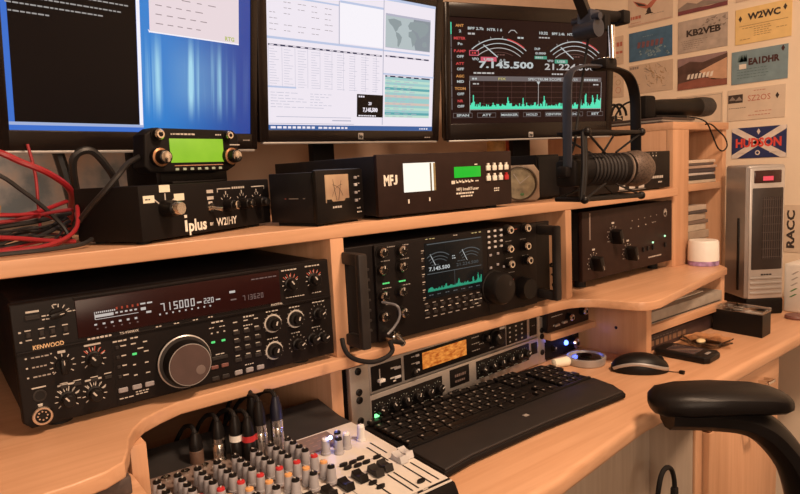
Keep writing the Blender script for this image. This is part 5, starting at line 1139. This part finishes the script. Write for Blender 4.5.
def arm(side, name):
    off = Vector((0, 0, 0)) if side else -nrm*520
    P = [pad0+d*26+Vector((0, 0, -34)), pad0+d*90+Vector((0, 0, -38)), pad0+d*145+Vector((0, 0, -48)), pad0+d*188+Vector((0, 0, -78)), pad0+d*226+Vector((0, 0, -140)), pad0+d*250+Vector((0, 0, -250)), pad0+d*230+Vector((0, 0, -330))-nrm*60, pad0+d*170+Vector((0, 0, -352))-nrm*140]
    P = [p+off if i < 6 else p+off*(1 if not side else 1) for i, p in enumerate(P)]
    if not side: P[6] = P[5]+Vector((0, 0, -70))-d*30+nrm*60; P[7] = P[5]+Vector((0, 0, -92))-d*92+nrm*140
    MB().tube(P, 20, 10, flat=(34, 24, nrm)).build(name, BLK, ch)
arm(1, 'armrest_support'); arm(0, 'armrest_support')
m2 = MB(); c0 = pad0-nrm*520
m2.tube([c0+Vector((0, 0, -14)), c0+d*130+Vector((0, 0, -10)), c0+d*255+Vector((0, 0, -18))], 30, 12, flat=(40, 24, nrm)); m2.build('armrest_pad', LEATHER, ch)
sc_ = pad0+d*120-nrm*260; 
def rot_box(name, cx, a, b, z0, z1, mat, bev=20, tiltv=0):
    m = MB(); m.box(-a, a, -b, b, z0, z1, bev=bev, seg=4); m.M = Matrix.Translation((cx.x, cx.y, 0)) @ Matrix.Rotation(math.atan2(d.y, d.x), 4, 'Z') @ Matrix.Rotation(tiltv, 4, 'Y'); return m.build(name, mat, ch)
rot_box('seat', sc_, 250, 235, 372, 455, LEATHER, 34)
bk_ = sc_+d*285; m = MB(); m.box(-38, 38, -225, 225, 0, 640, bev=30, seg=4); m.M = Matrix.Translation((bk_.x, bk_.y, 500)) @ Matrix.Rotation(math.atan2(d.y, d.x), 4, 'Z') @ Matrix.Rotation(R(10), 4, 'Y'); m.build('backrest', LEATHER, ch)
m = MB(); p_ = sc_+d*180; q_ = sc_+d*292; m.tube([(p_.x, p_.y, 362), (q_.x, q_.y, 380), (q_.x+d.x*12, q_.y+d.y*12, 560)], 20, 8, flat=(12, 34, d)); m.build('back_bar', BLK, ch)
MB().cyl((sc_.x, sc_.y, 90), (sc_.x, sc_.y, 372), 28).cyl((sc_.x, sc_.y, 330), (sc_.x, sc_.y, 374), 90).build('column', BLK, ch)
for k in range(5):
    a = k*math.tau/5+.3; e = Vector((sc_.x+math.cos(a)*270, sc_.y+math.sin(a)*270, 66))
    lg = MB().tube([(sc_.x, sc_.y, 105), ((sc_.x+e.x)/2, (sc_.y+e.y)/2, 92), tuple(e)], 20, 8).build('leg', BLK, ch)
    MB().cyl((e.x-math.sin(a)*22, e.y+math.cos(a)*22, 28), (e.x+math.sin(a)*22, e.y-math.cos(a)*22, 28), 28).cyl((e.x, e.y, 30), (e.x, e.y, 70), 8).build('castor', RUB, lg)
# black cable looping up under the worktop
solo(MB().tube([(-22, 30, -330), (-24, 10, -160), (-22, 0, -40), (-8, 0, 0), (14, 0, 6), (32, 0, -14), (36, 0, -60), (30, 10, -200), (20, 60, -520)], 4.6, 10).box(30, 44, -6, 6, -96, -40, bev=4), 'hanging_cable', RUB, 'black cable looping in front of the cabinet side under the worktop', 'cable', (.972, -.2, -.312))
# ------------------------------------------------------------------ tins and map behind the monitors
def tin_(x, y, r_, h, label, cols, nm):
    t = thing(nm, label, 'tin', (x, y, ZT), 0, 'tins behind the tuner')
    MB().lathe([(0, r_), (h, r_), (h, 0)], (0, 0, 0), (0, 0, 1), n=28).build('tin_body', [cols], t)
    MB().lathe([(h, r_+1), (h+4, r_+1), (h+4, 0)], (0, 0, 0), (0, 0, 1), n=28).build('lid', [GOLD], t)
tin_(1.235, .45, 26, 150, 'ochre yellow tin behind the long tuner, the left one', pm('ochre_tin', (.70, .42, .16), .5, var=.4, scale=30), 'storage_tin')
tin_(1.305, .44, 30, 150, 'red patterned tin behind the long tuner, the right one', pm('red_tin', (.70, .14, .08), .5, var=.6, scale=40), 'storage_tin')
MAP = bpy.data.materials.new('wall_map_print'); MAP.use_nodes = True; nt = MAP.node_tree; b_ = nt.nodes['Principled BSDF']
tc = nt.nodes.new('ShaderNodeTexCoord'); nz = nt.nodes.new('ShaderNodeTexNoise'); nz.inputs['Scale'].default_value = 14; nz.inputs['Detail'].default_value = 5
rp = nt.nodes.new('ShaderNodeValToRGB'); cr = rp.color_ramp; cr.elements[0].position = .38; cr.elements[0].color = (.30, .37, .44, 1); cr.elements[1].position = .62; cr.elements[1].color = (.75, .66, .63, 1); e_ = cr.elements.new(.5); e_.color = (.58, .59, .62, 1)
nt.links.new(tc.outputs['Object'], nz.inputs[0]); nt.links.new(nz.outputs[0], rp.inputs[0]); nt.links.new(rp.outputs[0], b_.inputs['Base Color']); b_.inputs['Roughness'].default_value = .6
t = thing('wall_map', 'grey blue printed map on the wall behind the left monitor', 'map', (-.42, .6185, .2)); MB().box(0, 860, -.6, 1, 0, 560).build('map_sheet', MAP, t)
# ------------------------------------------------------------------ cables on the left of the top shelf
CAB = 'loose cables at the left of the top shelf'
REDC = pm('red_cable', (.30, .014, .02), .4); BLKC = pm('black_cable', (.018, .016, .016), .45)
def cable(pts, r_, mat, label, name='cable'): solo(MB().tube([(x, y, z+TS) for (x, y, z) in pts], r_, 8), name, mat, label, 'cable', (0, 0, 0), 0, CAB)
cable([(-60, 150, 150), (10, 105, 124), (40, 100, 108), (70, 102, 92), (96, 130, 70), (104, 190, 40), (106, 230, 8)], 4.2, REDC, 'thick red cable sloping down from the upper left to the equaliser box')
cable([(-60, 120, 60), (0, 90, 96), (40, 92, 70), (75, 100, 30), (84, 96, 8)], 2.8, BLKC, 'thin black cable arching low under the thick red cable')
cable([(56, 152, 132), (60, 146, 92), (58, 138, 50), (56, 130, 8)], 2, REDC, 'thin red cable hanging straight down beside the equaliser box')
cable([(96, 210, 140), (104, 206, 96), (112, 206, 40), (116, 214, 8)], 8, BLKC, 'broad black strap hanging behind the equaliser box')
cable([(120, 215, 50), (112, 180, 110), (135, 178, 124), (158, 190, 100), (170, 205, 76), (172, 212, 30), (170, 225, 6)], 5.4, BLKC, 'thick black cable in an arch rising behind the equaliser box')
cable([(208, 118, 128), (184, 92, 114), (153, 60, 101), (134, 38, 86), (117, 40, 67), (103, 60, 48), (92, 80, 30), (84, 100, 15), (60, 134, 5)], 3.6, BLKC, 'long black cable slanting across the end of the equaliser box')
cable([(-60, 40, 8), (0, 48, 6), (50, 46, 8), (84, 60, 22), (96, 96, 50)], 2.6, REDC, 'bright red cable along the front, rising to the equaliser box')
cable([(-60, 52, 4.5), (10, 56, 4.5), (60, 60, 6), (90, 84, 24), (98, 120, 40)], 2.4, REDC, 'red cable just behind the front bright red one')
cable([(-60, 30, 4), (0, 32, 4), (52, 34, 4), (86, 40, 6), (100, 52, 10)], 2.8, BLKC, 'black cable lying nearest the front edge at the left')
cable([(-60, 84, 4), (-10, 78, 6), (40, 86, 14), (90, 124, 30)], 2.6, BLKC, 'black cable lying behind the red pair at the left')
cable([(-60, 110, 20), (0, 100, 30), (50, 112, 34), (96, 150, 40)], 3.2, BLKC, 'black cable bridging the middle of the heap')
cable([(-60, 96, 44), (-10, 84, 48), (40, 100, 44), (92, 140, 56)], 2.8, REDC, 'red cable along the top of the heap')
cable([(-60, 130, 10), (0, 128, 12), (40, 140, 20), (100, 200, 20)], 2.8, BLKC, 'black cable at the back of the heap')
cable([(-60, 70, 20), (-14, 66, 22), (20, 74, 18), (60, 84, 10), (88, 90, 6)], 3, REDC, 'short red cable dipping into the middle of the heap')
cable([(-60, 64, 34), (0, 60, 38), (30, 70, 40), (64, 96, 44), (92, 110, 46)], 2.4, pm('dark_red_cable', (.2, .015, .02), .45), 'dark red cable crossing the front of the heap')
cable([(-60, 150, 36), (-6, 140, 44), (44, 148, 40), (102, 210, 30)], 2.8, BLKC, 'thin black cable along the upper back of the heap')
solo(MB().prism([(0, 0), (26, 4), (30, 26), (4, 22)], 0, 2, 'y'), 'yellow_tag', pm('yellow_tag', (.6, .36, .06), .6), 'yellow tag hanging on the cables at the far left', 'tag', (-.02, .06, .2225))

rnd = random.Random(11)
for k in range(12):
    red = k % 3 == 2; y0 = rnd.uniform(50, 120); z0 = rnd.uniform(4, 46)
    P = [(-60, y0+rnd.uniform(-8, 20), z0*.7+3), (-10+rnd.uniform(-15, 15), y0, z0), (28+rnd.uniform(-12, 12), y0+rnd.uniform(0, 14), z0+rnd.uniform(-4, 8)), (62+rnd.uniform(-8, 8), y0*.5+62, z0*.8+6), (88+rnd.uniform(-3, 6), y0*.3+112, rnd.uniform(8, 40))]
    solo(MB().tube(P, rnd.uniform(1.3, 2.2), 8), 'cable', REDC if red else BLKC, 'thin red cable tangled in the cable heap at the left of the top shelf' if red else 'thin black cable tangled in the cable heap at the left of the top shelf', 'cable', (0, 0, TS/1000), 0, 'thin red cables in the heap' if red else 'thin black cables in the heap')
# ------------------------------------------------------------------ picture settings
s = bpy.context.scene
s.view_settings.view_transform = 'Standard'; s.view_settings.look = 'None'; s.view_settings.exposure = 0.0; s.view_settings.gamma = 1
s.view_settings.use_curve_mapping = False
s.cycles.max_bounces = 8; s.cycles.sample_clamp_indirect = 4; s.cycles.use_denoising = True
